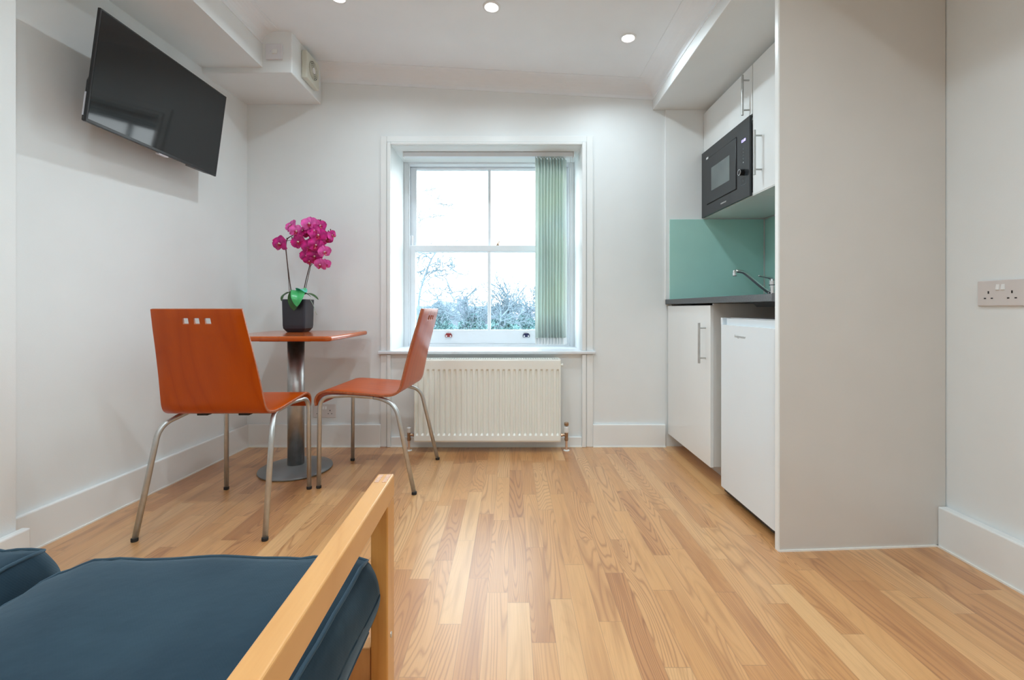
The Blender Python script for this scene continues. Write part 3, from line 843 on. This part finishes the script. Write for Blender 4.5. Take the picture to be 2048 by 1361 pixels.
# ------------------------------------------------------------------ chairs
def make_chair(label):
    t = thing('plywood_chair', label, 'chair')
    prof = catmull([(0, .262, .406), (0, .266, .432), (0, .256, .457), (0, .233, .473), (0, .195, .479), (0, .10, .474), (0, .0, .468), (0, -.075, .4625),
                    (0, -.118, .4640), (0, -.147, .476), (0, -.163, .500), (0, -.174, .545), (0, -.193, .63), (0, -.219, .73), (0, -.243, .815)], 4)
    # straight top part with exact rows for the three square holes
    d = Vector((0, -.262 + .243, .888 - .815)).normalized()
    p0 = Vector((0, -.243, .815))
    prof += [p0 + d * .0165, p0 + d * .0395, p0 + d * .0757]
    s = [0]
    for a, c in zip(prof, prof[1:]): s.append(s[-1] + (c - a).length)
    S = s[-1]
    def hw(v):
        f = v / S
        if f < .40: return .203 + .012 * f / .40
        return .215 - .044 * ((f - .40) / .60) ** 1.1
    wt = hw(s[-3])
    ts = [-1, -.8, -.55, -.053 / wt, -.031 / wt, -.0105 / wt, .0105 / wt, .031 / wt, .053 / wt, .55, .8, 1]
    bm = B(); uv = bm.loops.layers.uv.new('UVMap')
    g = []
    for i, p in enumerate(prof):
        row = []
        for tq in ts:
            w_ = hw(s[i])
            x = tq * w_
            dz = 0
            dy = 0
            v = bm.verts.new((x, p.y + dy - (.010 * (1 - tq * tq) if s[i] > .47 else 0) * min(1, max(0, (s[i] - .47) / .2)), p.z + dz)); row.append((v, x, s[i]))
        g.append(row)
    R = len(prof)
    for i in range(R - 1):
        for j in range(len(ts) - 1):
            if i == R - 3 and j in (3, 5, 7): continue
            q = [g[i][j], g[i][j + 1], g[i + 1][j + 1], g[i + 1][j]]
            f = bm.faces.new([e[0] for e in q])
            for lp, e in zip(f.loops, q): lp[uv].uv = (e[1], e[2])
    me = bpy.data.meshes.new('seat_shell'); bm.to_mesh(me); bm.free()
    for p in me.polygons: p.use_smooth = True
    o = link('seat_shell', me, t, [M['cherry'], M['cherry_edge']])
    m_ = o.modifiers.new('th', 'SOLIDIFY'); m_.thickness = .0115; m_.offset = 0; m_.material_offset_rim = 1
    m_.use_even_offset = True
    bv = o.modifiers.new('bv', 'BEVEL'); bv.width = .0022; bv.segments = 2; bv.limit_method = 'ANGLE'; bv.angle_limit = math.radians(50)
    r = .0105
    for sx in (-1, 1):
        path = fillet([(.202, .247, .004), (.200, .243, .452), (.186, .10, .4585), (.184, -.055, .4475), (.226, -.150, .418), (.247, -.245, .004)],
                      [.058, .01, .045, .055], 7)
        path = [Vector((p.x * sx, p.y, p.z)) for p in path]
        # split: front leg / rail / rear leg
        iF = min(range(len(path)), key=lambda k: (path[k] - Vector((.187 * sx, .105, .458))).length)
        iR = min(range(len(path)), key=lambda k: (path[k] - Vector((.184 * sx, -.02, .449))).length)
        fl = obj('leg', tube(B(), path[:iF + 1], r, 12), M['steel'], t, smooth=True)
        obj('side_rail', tube(B(), path[iF:iR + 1] if iR > iF else path[iF:iF + 2], r, 12), M['steel'], t, smooth=True)
        rl = obj('leg', tube(B(), path[max(iR, iF + 1):], r, 12), M['steel'], t, smooth=True)
        for lg_, (fxx, fyy) in ((fl, (.202, .247)), (rl, (.247, -.245))):
            b = B(); lathe(b, [(.0112, 0), (.0122, .002), (.0122, .012), (.0106, .013)], (fxx * sx, fyy, 0), 16)
            obj('foot_cap', b, M['rubber'], lg_)
    for yy, zz in ((.10, .455), (-.04, .4455)):
        b = B(); box(b, -.182, yy - .012, zz - .005, .182, yy + .012, zz + .003); obj('cross_bar', b, M['alu'], t, bevel=.002)
    for xx in (-.085, .085):
        b = B(); box(b, xx - .022, -.105, .446, xx + .022, -.075, .4565); obj('rubber_pad', b, M['rubber'], t, bevel=.002)
    return t
c1 = make_chair('orange-brown plywood chair seen from behind, nearest the left wall')
c1.location = (-1.197, 1.966, 0); c1.rotation_euler = (0, 0, math.radians(.8)); c1['group'] = 'plywood chairs at the small table'
c2 = dup(c1, (-.697, 2.413, 0), math.radians(86.5), 'orange-brown plywood chair seen side-on in front of the radiator')

# ------------------------------------------------------------------ table
t = thing('pedestal_table', 'small square cherry-topped table on a steel column between two chairs', 'table', (-1.20, 2.535, 0))
b = B(); prism(b, [(-.295, -.30), (.295, -.30), (.295, .30), (-.295, .30)], .724, .750)
for v in b.verts: pass
ve = [e for e in b.edges if abs(e.verts[0].co.z - e.verts[1].co.z) > .02]
bmesh.ops.bevel(b, geom=ve, offset=.030, segments=6, affect='EDGES', profile=.5)
obj('tabletop', b, M['tabletop'], t, bevel=.010, seg=4)
b = B(); cyl(b, (0.005, -.045, .020), (0, 0, 1), .0435, .694, 40); obj('column', b, M['alu'], t, smooth=True)
b = B(); box(b, -.13, -.17, .714, .14, .09, .724); obj('mounting_plate', b, M['black'], t, bevel=.002)
b = B(); lathe(b, [(.186, .001), (.190, .006), (.188, .012), (.150, .020), (.060, .030), (.044, .031), (.0005, .031)], (.005, -.045, 0), 56); obj('base_disc', b, M['base'], t, smooth=True)

# ------------------------------------------------------------------ orchid
PX, PY, PZ = -1.268, 2.67, .7505
t = thing('potted_orchid', 'magenta orchid in a dark square pot standing on the small table', 'plant', (PX, PY, PZ))
rot = math.radians(1)
def sqring(h, z, r=.012, n=4):
    out = []
    for q, (sx, sy) in enumerate(((1, 1), (-1, 1), (-1, -1), (1, -1))):
        for k in range(n + 1):
            a = PI / 2 * q + PI / 2 * k / n
            x = sx * (h - r) + r * math.cos(a); y = sy * (h - r) + r * math.sin(a)
            out.append((x * math.cos(rot) - y * math.sin(rot), x * math.sin(rot) + y * math.cos(rot), z))
    return out
b = B(); loft(b, [sqring(.048, 0), sqring(.051, .004), sqring(.063, .022), sqring(.065, .04), sqring(.068, .185), sqring(.068, .192), sqring(.063, .192), sqring(.061, .165)])
obj('pot', b, M['pot'], t, bevel=.0015)
b = B(); loft(b, [sqring(.0615, .160), sqring(.0615, .168)])
obj('bark_mulch', b, M['soil'], t, smooth=False)
PP = 900 / PY
def P(px, py, dy=0):
    """photo position -> local coords at plant depth (+dy)"""
    Y = PY + dy
    return Vector(((px - 1024) * Y / 900 - PX, dy, .89 - (py - 617) * Y / 900 - PZ))
def leaf(pts, wid, m, up=Vector((0, 0, 1)), fold=.25):
    pts = catmull(pts, 5); n = len(pts); bm = B(); g = []
    for i, p in enumerate(pts):
        f = i / (n - 1); w_ = wid * (math.sin(PI * min(1, f * .93 + .07)) ** .6) * (1 if f < .98 else .4)
        tn = (pts[min(n - 1, i + 1)] - pts[max(0, i - 1)]).normalized()
        sd = tn.cross(up).normalized() if abs(tn.dot(up)) < .98 else Vector((1, 0, 0))
        nn = sd.cross(tn)
        g.append([bm.verts.new(p + sd * w_ * q + nn * abs(q) * w_ * fold) for q in (-1, -.6, -.2, 0, .2, .6, 1)])
    for a, c in zip(g, g[1:]):
        for j in range(6): bm.faces.new((a[j], a[j + 1], c[j + 1], c[j]))
    o = obj('leaf', bm, m, t, smooth=True, recalc=False)
    s_ = o.modifiers.new('th', 'SOLIDIFY'); s_.thickness = .0018; s_.offset = 0
    ss = o.modifiers.new('ss', 'SUBSURF'); ss.levels = 1; ss.render_levels = 1
    return o
Yv = Vector((0, -1, .3)).normalized()
leaf([P(590, 592), P(580, 586, -.03), P(568, 592, -.05), P(563, 603, -.06)], .030, M['leaf'], Vector((0, 0, 1)))
leaf([P(598, 590), P(597, 584, -.04), P(590, 600, -.085), P(588, 622, -.095)], .044, M['leaf'], Vector((0, -.5, 1)))
leaf([P(597, 588), P(598, 582, -.05), P(596, 596, -.100), P(594, 614, -.108)], .040, M['leafb'], Vector((0, -.5, 1)), .35)
leaf([P(600, 586), P(600, 579, -.03), P(606, 580, -.065), P(612, 586, -.09)], .026, M['leafu'], Vector((0, 0, 1)))
leaf([P(602, 592), P(614, 588, -.02), P(626, 592, -.03), P(637, 600, -.035)], .022, M['leaf'], Vector((0, 0, 1)))
leaf([P(590, 590), P(600, 586, .03), P(612, 588, .05), P(622, 594, .06)], .024, M['leaf'], Vector((0, 0, 1)))
b = B(); tube(b, catmull([P(620, 598, -.05), P(627, 612, -.075), P(630, 622, -.085), P(634, 630, -.08)], 5), .0016, 6)
obj('aerial_root', b, M['root'], t, smooth=True)
def stem(pts, r=.0028):
    b = B(); tube(b, catmull(pts, 6), r, 8); return obj('stem', b, M['stem'], t, smooth=True)
stem([P(583, 588), P(579, 560), P(574, 520), P(572, 494), P(575, 478), P(588, 470)])
stem([P(579, 588), P(576, 545), P(571, 497)], .0018)
stem([P(606, 588), P(613, 556), P(621, 525), P(626, 500), P(628, 475), P(620, 455)])
stem([P(609, 588), P(616, 556), P(624, 522), P(632, 500), P(648, 480), P(662, 472)], .002)
stem([P(620, 533), P(628, 527), P(638, 525)], .0013)
stem([P(572, 494), P(566, 490), P(560, 490)], .0013)
stem([P(574, 482), P(586, 481), P(596, 484)], .0013)
def petal(bm, ang, L, Wd, cup, mi, tw=0, z0=0):
    rows = 7; g = []
    for i in range(rows):
        f = i / (rows - 1); r = .004 + f * L
        w_ = Wd * math.sin(PI * (f * .86 + .10)) ** .75
        row = []
        for q in (-1, -.5, 0, .5, 1):
            x = q * w_; y = r; z = z0 + cup * f * f - .25 * abs(q) * w_ * (1 - f) + tw * q * w_ + .08 * L * math.sin(f * 5 + q * 2)
            row.append(bm.verts.new((x * math.cos(ang) - y * math.sin(ang), x * math.sin(ang) + y * math.cos(ang), z)))
        g.append(row)
    for a, c in zip(g, g[1:]):
        for j in range(4):
            f = bm.faces.new((a[j], a[j + 1], c[j + 1], c[j])); f.material_index = mi; f.smooth = True
def make_flower(pos, size, face, roll, m):
    bm = B(); s = size
    petal(bm, 0, .50 * s, .26 * s, -.06 * s, 0, z0=-.002)
    petal(bm, math.radians(128), .48 * s, .22 * s, -.08 * s, 0, z0=-.002); petal(bm, math.radians(-128), .48 * s, .22 * s, -.08 * s, 0, z0=-.002)
    petal(bm, math.radians(72), .52 * s, .36 * s, .05 * s, 0, z0=.001); petal(bm, math.radians(-72), .52 * s, .36 * s, .05 * s, 0, z0=.001)
    o = obj('flower', bm, m, t, recalc=False)
    z = Vector(face).normalized(); up = Vector((0, 0, 1)); x = up.cross(z).normalized(); y = z.cross(x)
    Mx = Matrix((x, y, z)).transposed() @ Matrix.Rotation(roll, 3, 'Z')
    mm = Mx.to_4x4(); mm.translation = pos
    o.matrix_basis = mm
    b = B(); petal(b, PI, .26 * s, .11 * s, .22 * s, 0, z0=.003)
    petal(b, math.radians(130), .12 * s, .07 * s, .16 * s, 0, z0=.003); petal(b, math.radians(-130), .12 * s, .07 * s, .16 * s, 0, z0=.003)
    obj('lip', b, M['lip'], o, recalc=False)
    b = B(); bmesh.ops.create_uvsphere(b, u_segments=8, v_segments=6, radius=.055 * s)
    bmesh.ops.translate(b, vec=(0, .02 * s, .08 * s), verts=b.verts)
    obj('column', b, M['lipw'], o, smooth=True)
    return o
FL = [(560, 488, 30, (-.35, -1, -.05), 0, 0), (582, 452, 24, (-.5, -1, .35), 1, .3), (593, 463, 24, (.3, -1, .1), 1, -.3), (619, 448, 27, (.1, -1, .2), 1, .1),
      (640, 452, 22, (.9, -1, .1), 0, .2), (616, 466, 26, (-.2, -1, -.1), 0, -.2), (597, 484, 26, (-.1, -1, -.25), 0, .5), (637, 471, 28, (.25, -1, .0), 0, 0),
      (652, 478, 25, (.6, -1, -.2), 0, .4), (664, 471, 17, (1.2, -1, .2), 0, .9), (620, 494, 30, (-.05, -1, -.1), 0, 0), (632, 491, 26, (.35, -1, -.05), 0, -.3),
      (614, 512, 26, (-.2, -1, -.15), 0, .15), (629, 513, 26, (.3, -1, -.2), 0, -.1), (649, 504, 22, (.9, -1, -.3), 1, .2), (641, 530, 22, (-.2, -1, -.3), 1, -.2),
      (651, 529, 18, (.7, -1, -.1), 1, .2), (619, 522, 20, (0, -1, -.8), 0, 0), (606, 462, 20, (-.3, -1, .3), 0, .6), (629, 462, 22, (.2, -1, .1), 0, .8)]
for i, (px, py, d, fc, pk, ro) in enumerate(FL):
    make_flower(P(px, py, -.02 - .012 * (i % 4)), d * 1.08 / PP, fc, ro, M['petal2'] if pk else M['petal'])
b = B()
for px, py in ((641, 441), (657, 463), (661, 460), (584, 476), (648, 493), (574, 478)):
    bmesh.ops.create_uvsphere(b, u_segments=8, v_segments=6, radius=.0045, matrix=Matrix.Translation(P(px, py, -.01)) @ Matrix.Diagonal((.8, .8, 1.5, 1)))
obj('bud_cluster', b, M['stem'], t, smooth=True)

# ------------------------------------------------------------------ futon sofa
t = thing('futon_frame', 'varnished pale pine futon frame with open armrest in the foreground', 'sofa frame', (-.2205, .789, 0))
t.rotation_euler = (0, 0, math.radians(1.4))
# local: x right, y forward (0 = front), arm centred on x = 0
def arm(cx, nm=''):
    b = B(); box(b, cx - .0145, -.70, .561, cx + .0145, 0, .600); a = obj('armrest', b, M['frame'], t, bevel=.003, seg=3)
    for q in (-1, 1):
        b = B(); box(b, cx + q * .0065 - .0035, -.040, .5995, cx + q * .0065 + .0035, -.006, .6004); obj('dowel_end', b, M['endgrain'], a)
    b = B(); box(b, cx - .0142, -.046, 0, cx + .0142, -.001, .5612); p = obj('front_post', b, M['framev'], t, bevel=.0025)
    b = B(); cyl(b, (cx + .0140, -.024, .335), (1, 0, 0), .0045, .0012, 14); obj('bolt', b, M['steel'], p)
    b = B(); box(b, cx - .0142, -.69, 0, cx + .0142, -.645, .5612); obj('rear_post', b, M['framev'], t, bevel=.0025)
    b = B(); box(b, cx - .0140, -.645, .24, cx + .0140, -.046, .275); obj('side_rail', b, M['frame'], t, bevel=.002)
arm(0); arm(-1.10)
b = B(); box(b, -1.084, -.042, .245, -.0155, -.014, .325); obj('front_rail', b, M['frame'], t, bevel=.003)
b = B(); box(b, -1.084, -.68, .245, -.0155, -.652, .325); obj('rear_rail', b, M['frame'], t, bevel=.003)
for k in range(9):
    x = -1.04 + k * .121
    b = B(); box(b, x - .03, -.655, .3255, x + .03, -.042, .337); obj('slat', b, M['frame'], t, bevel=.002)

def cushion(name, label, x0, x1, y0, y1, z0, z1, seed, edge=.03):
    """box cushion: domed top, bulging sides, pinched corners"""
    nx, ny, nz = 44, 48, 12
    W_, D_, H_ = (x1 - x0) / 2, (y1 - y0) / 2, (z1 - z0) / 2
    bm = B(); bmesh.ops.create_cube(bm, size=2)
    bmesh.ops.subdivide_edges(bm, edges=bm.edges[:], cuts=31, use_grid_fill=True)
    for v in bm.verts:
        u, w_, h = v.co
        # squash to a pillow
        sx = 1 - .020 * (1 - math.cos(w_ * PI / 2 * 1.0)) * 0
        side = max(abs(u), abs(w_))
        dome = (1 - abs(u) ** 3.2) * (1 - abs(w_) ** 3.2)
        zc = h * (.80 + .20 * dome ** .6)
        bulge = 1 + .045 * (1 - h * h) * (abs(u) > .99 or abs(w_) > .99)
        x = u * W_ * (1 + .085 * (1 - h * h) * abs(u) ** 6) * (1 - .022 * (1 - w_ * w_) * 0)
        y = w_ * D_ * (1 + .03 * (1 - h * h))
        # corners pulled out slightly, mid edges drawn in
        x *= 1 - .014 * (1 - w_ ** 4); y *= 1 - .018 * (1 - u ** 4)
        z = zc * H_
        if h > 0:
            ed = (abs(u) ** 6 + abs(w_) ** 6)
            z += .0015 * math.sin(u * 9 + seed) * ed - edge * max(0, -u) ** 4 - .004 * max(0, u) ** 8
            z += .004 * noise.noise(Vector((u * 1.6 + seed, w_ * 1.8, 0)))
            # drag lines from the corners
            z += .0035 * math.sin((u * 1.2 + w_) * 22 + 3 * noise.noise(Vector((u * 3, w_ * 3, seed)))) * max(0, (abs(u * w_) - .25))
        else:
            z = max(z, -H_)
        x += .004 * noise.noise(Vector((h * 1.2, w_ * 3, seed))); y += .004 * noise.noise(Vector((u * 3, h * 1.2, seed + 9)))
        v.co = (x, y, z)
    t_ = thing(name, label, 'cushion', ((x0 + x1) / 2, (y0 + y1) / 2, (z0 + z1) / 2), 0, 'navy futon seat cushions')
    o = obj('cover', bm, M['fabric'], t_, smooth=True)
    # piping follows the top and bottom rims
    def rim(h):
        pts = []
        N_ = 96
        for k in range(N_ + 1):
            a = k / N_ * 4; s_ = int(a) % 4; f = (a - int(a)) * 2 - 1
            u, w_ = ((f, -1), (1, f), (-f, 1), (-1, -f))[s_]
            x = u * W_; y = w_ * D_
            x *= 1 - .014 * (1 - w_ ** 4); y *= 1 - .018 * (1 - u ** 4)
            z = h * .80 * H_
            if h > 0:
                ed = (abs(u) ** 6 + abs(w_) ** 6)
                z += .0015 * math.sin(u * 9 + seed) * ed - edge * max(0, -u) ** 4 - .004 * max(0, u) ** 8
                z += .004 * noise.noise(Vector((u * 1.6 + seed, w_ * 1.8, 0)))
                z += .0035 * math.sin((u * 1.2 + w_) * 22 + 3 * noise.noise(Vector((u * 3, w_ * 3, seed)))) * max(0, (abs(u * w_) - .25))
            x += .004 * noise.noise(Vector((h * 1.2, w_ * 3, seed))); y += .004 * noise.noise(Vector((u * 3, h * 1.2, seed + 9)))
            pts.append((x, y, z))
        return pts
    for h in (1, -1):
        obj('piping', tube(B(), rim(h), .0032, 8, cap=False), M['piping'], t_, smooth=True)
    return t_
cushion('seat_cushion', 'navy fabric seat cushion beside the open pine armrest', -.748, -.238, .10, .742, .338, .497, 1.3)
cushion('seat_cushion', 'navy fabric seat cushion at the left picture edge, next to the wall', -1.290, -.796, .10, .765, .338, .500, 4.1, .005)

# ------------------------------------------------------------------ outside
tag(obj('garden_ground', box(B(), -60, 5, -6.4, 60, 90, -6.0), M['grass']), 'garden ground far below the window', 'ground')
def house(label, cx, cy, w_, d_, ze, zr, m, gable_x=False, rz=0):
    t = thing('house', label, 'house', (cx, cy, -6), rz)
    b = B(); box(b, -w_ / 2, -d_ / 2, 0, w_ / 2, d_ / 2, ze + 6); bd = obj('walls', b, M['brick'], t)
    e = .3
    if gable_x:   # ridge along y, gable faces the camera
        ring = lambda y: [(-w_ / 2 - e, y, ze + 6 - .1), (0, y, zr + 6), (w_ / 2 + e, y, ze + 6 - .1), (w_ / 2 + e, y, ze + 6 + .05), (0, y, zr + 6.2), (-w_ / 2 - e, y, ze + 6 + .05)]
        b = B(); prs = [ring(-d_ / 2 - e), ring(d_ / 2 + e)]; loft(b, prs)
        obj('roof', b, M[m], t)
        b = B(); loft(b, [[(-w_ / 2, y, ze + 6), (w_ / 2, y, ze + 6), (0, y, zr + 6)] for y in (-d_ / 2, d_ / 2)]); obj('gable', b, M['brick'], t)
    else:
        ring = lambda x: [(x, -d_ / 2 - e, ze + 5.9), (x, 0, zr + 6), (x, d_ / 2 + e, ze + 5.9), (x, d_ / 2 + e, ze + 6.05), (x, 0, zr + 6.2), (x, -d_ / 2 - e, ze + 6.05)]
        b = B(); loft(b, [ring(-w_ / 2 - e), ring(w_ / 2 + e)]); obj('roof', b, M[m], t)
        b = B(); loft(b, [[(x, -d_ / 2, ze + 6), (x, d_ / 2, ze + 6), (x, 0, zr + 6)] for x in (-w_ / 2, w_ / 2)]); obj('gable', b, M['brick'], t)
    b = B(); box(b, w_ * .12, -.3, ze + 6.2, w_ * .12 + .7, .3, zr + 6.35)
    ch = obj('chimney', b, M['brick'], t)
    for k in range(2):
        b = B(); cyl(b, (w_ * .12 + .2 + .3 * k, 0, zr + 6.35), (0, 0, 1), .09, .2, 10); obj('chimney_pot', b, M['tile'], ch)
    n = 4
    for k in range(n):
        wx = -w_ / 2 + (k + .5) * w_ / n
        b = B(); box(b, wx - .45, -d_ / 2 - .04, ze + 6 - 1.9, wx + .45, -d_ / 2 + .02, ze + 6 - .6); obj('window', b, M['pvc'], t)
    return t
house('long slate-roofed terrace across the gardens, left window panes', -8.5, 56, 16, 8, -1.4, .95, 'slate')
house('hipped-looking gabled house with broad grey roof behind the left bare tree', -4.3, 30, 5.4, 7, -1.1, 1.15, 'slate', True)
house('mauve tiled house behind the trees at the right panes', 3.9, 48, 6.8, 8, -1.3, .85, 'tile')
house('small gabled house beside the window mullion', -1.1, 38, 4.2, 6, -1.0, 1.1, 'slate', True)

def W(px, py, Y): return Vector(((px - 1024) * Y / 900, Y, .89 - (py - 617) * Y / 900))
def limb_tree(name, label, Y, limbs, seed, m, twigs=10, tl=.5, r=.03, root=None, foliage=(), fm='ivy', twr=.006, group=None):
    """limbs: list of (radius, [(px, py, depth offset)...]) main branches; short crooked twigs sprout from them"""
    rnd = random.Random(seed)
    base = W(*(root or limbs[0][1][0][:2]), Y); base.z = -6
    t = thing(name, label, 'tree', base, 0, group)
    b = B()
    top = W(limbs[0][1][0][0], limbs[0][1][0][1], Y)
    tube(b, catmull([(0, 0, 0), ((top.x - base.x) * .3, .1, (top.z + 6) * .5), tuple(top - base)], 4), [r * 2.2] * 5 + [r * 1.5] * 4, 8)
    obj('trunk', b, m, t, smooth=True)
    b = B()
    def sprig(p, d, L, rr, lv):
        pts = [p]; q = p.copy(); dd = d.copy()
        for k in range(4):
            dd = (dd + Vector((rnd.gauss(0, .45), rnd.gauss(0, .4), rnd.gauss(.08, .35)))).normalized()
            q = q + dd * L / 4; pts.append(q.copy())
            if lv < 2 and rnd.random() < .6:
                sprig(q.copy(), (dd + Vector((rnd.gauss(0, .8), rnd.gauss(0, .6), rnd.gauss(.2, .6)))).normalized(), L * .55, rr * .7, lv + 1)
        tube(b, pts, [rr * (1 - .5 * k / 4) for k in range(5)], 4)
    for rad, path in limbs:
        pp = [W(q[0], q[1], Y + (q[2] if len(q) > 2 else 0)) - base for q in path]
        cc = catmull(pp, 5)
        tube(b, cc, [max(twr, rad * (1 - .75 * k / (len(cc) - 1))) for k in range(len(cc))], 6)
        for k in range(twigs):
            i = rnd.randrange(len(cc) // 4, len(cc) - 1); d = (cc[i + 1] - cc[i]).normalized()
            sd = Vector((rnd.gauss(0, 1), rnd.gauss(0, .8), rnd.gauss(.15, .9))).normalized()
            sprig(cc[i].copy(), (d * .7 + sd).normalized(), tl * rnd.uniform(.4, 1.1), twr * 1.25, 0)
    obj('branches', b, m, t, recalc=False)
    if foliage:
        b = B()
        for (px, py, rx, rz, n) in foliage:
            c0 = W(px, py, Y) - base; sc_ = Y / 900
            for k in range(n):
                v = Vector((rnd.gauss(0, 1), rnd.gauss(0, 1), rnd.gauss(0, 1))).normalized() * rnd.uniform(.5, 1) ** .5
                c = c0 + Vector((v.x * rx * sc_, v.y * rx * sc_ * .8, v.z * rz * sc_))
                s_ = rnd.uniform(.022, .06)
                a = Vector((rnd.uniform(-1, 1), rnd.uniform(-1, 1), rnd.uniform(-1, 1))).normalized(); e = a.orthogonal().normalized(); f = a.cross(e)
                b.faces.new([b.verts.new(c + (e * x + f * y) * s_) for x, y in ((-1, 0), (0, -.6), (1, 0), (0, .6))])
        obj('foliage', b, M[fm], t, recalc=False)
    return t
limb_tree('bare_tree', 'leafless tree with one long upright branch over the roofs in the lower left pane', 12,
    [(.032, [(836, 640), (838, 598), (844, 570), (858, 530), (870, 508), (884, 500), (905, 497)]),
     (.016, [(838, 598), (856, 604), (872, 598), (886, 612), (896, 640)]), (.012, [(838, 598), (852, 582), (878, 576), (900, 588), (912, 606)]),
     (.012, [(843, 574), (862, 556), (884, 552), (896, 566), (903, 592)]), (.010, [(846, 562), (866, 545), (900, 540), (921, 549)]),
     (.008, [(850, 552), (838, 544), (826, 548)]), (.008, [(857, 532), (880, 524), (900, 536), (915, 545)]), (.008, [(862, 520), (848, 508), (836, 516)])],
    3, M['bark'], 9, .42, .05, (790, 640), twr=.0115)
limb_tree('bare_tree', 'washed-out leafless tree whose few thin branches enter the top left pane', 9.5,
    [(.018, [(800, 500), (834, 455), (856, 420), (888, 404)]), (.007, [(834, 446), (858, 434), (890, 432)]), (.007, [(812, 430), (838, 388), (878, 376)]),
     (.006, [(856, 400), (884, 410), (912, 420)]), (.006, [(836, 392), (866, 398), (890, 402)])],
    8, M['bark2'], 7, .26, .04, (770, 520), twr=.0085)
G = 'ivy-tangled trees in front of the far roofs'
for px, Y, sd, lab, top in ((880, 19, 21, 'low ivy-covered tree at the bottom of the left panes', 618), (945, 15, 22, 'crooked ivy-covered tree left of the window mullion', 578),
                       (1004, 13, 23, 'crooked ivy-covered tree just right of the window mullion', 570), (1046, 17, 24, 'crooked ivy-covered tree beside the gathered blind', 570),
                       (1092, 21, 27, 'ivy-covered tree partly behind the gathered blind', 575)):
    rnd = random.Random(sd); limbs = [(.055, [(px, 700), (px + rnd.uniform(-6, 6), 655), (px + rnd.uniform(-10, 10), 620), (px + rnd.uniform(-14, 14), (620 + top) / 2), (px + rnd.uniform(-8, 8), top)])]
    for k in range(5):
        x1 = px + rnd.uniform(-30, 30); y1 = rnd.uniform(top, 640)
        limbs.append((.03, [(px, 680 - 10 * k), (px + (x1 - px) * .3, 650 - 5 * k, rnd.uniform(-.5, .5)), (px + (x1 - px) * .9, 650 - 8 * k, rnd.uniform(-1, 1)), (x1, (y1 + 630) / 2), (x1 + rnd.uniform(-12, 12), y1)]))
    limb_tree('ivy_tree', lab, Y, limbs, sd, M['bark'], 13, .8, .07, None,
        [(px + dx, 650 + dy, 17, 15, 420) for dx, dy in ((-14, 4), (10, 0), (0, 16), (-24, 20), (22, 14), (4, -8))], twr=.011)

# ------------------------------------------------------------------ world, camera, view
wd = bpy.data.worlds.new('overcast_sky'); SC.world = wd; wd.use_nodes = True
nt = wd.node_tree; nt.nodes.clear()
o_ = nt.nodes.new('ShaderNodeOutputWorld'); bg = nt.nodes.new('ShaderNodeBackground')
tcn = nt.nodes.new('ShaderNodeTexCoord'); spx = nt.nodes.new('ShaderNodeSeparateXYZ'); rp_ = nt.nodes.new('ShaderNodeValToRGB')
nt.links.new(tcn.outputs['Generated'], spx.inputs[0]); nt.links.new(spx.outputs[2], rp_.inputs[0])
rp_.color_ramp.elements[0].color = (.90, .96, 1, 1); rp_.color_ramp.elements[1].color = (.78, .90, 1, 1)
nt.links.new(rp_.outputs[0], bg.inputs[0]); bg.inputs[1].default_value = 5.5
nt.links.new(bg.outputs[0], o_.inputs[0])

cam = bpy.data.cameras.new('camera'); co = bpy.data.objects.new('camera', cam); COL.objects.link(co)
co.location = (0, 0, .89); co.rotation_euler = (PI / 2, 0, 0)
cam.sensor_width = 36; cam.lens = 36 * 900 / 2048; cam.shift_y = -63.5 / 2048; cam.clip_start = .02
SC.camera = co
vs = SC.view_settings
vs.view_transform = 'Standard'; vs.look = 'None'; vs.gamma = 1; vs.use_curve_mapping = False; vs.exposure = 0.04
SC.cycles.max_bounces = 12; SC.cycles.diffuse_bounces = 6
SC.cycles.transparent_max_bounces = 12
SC.cycles.use_denoising = True
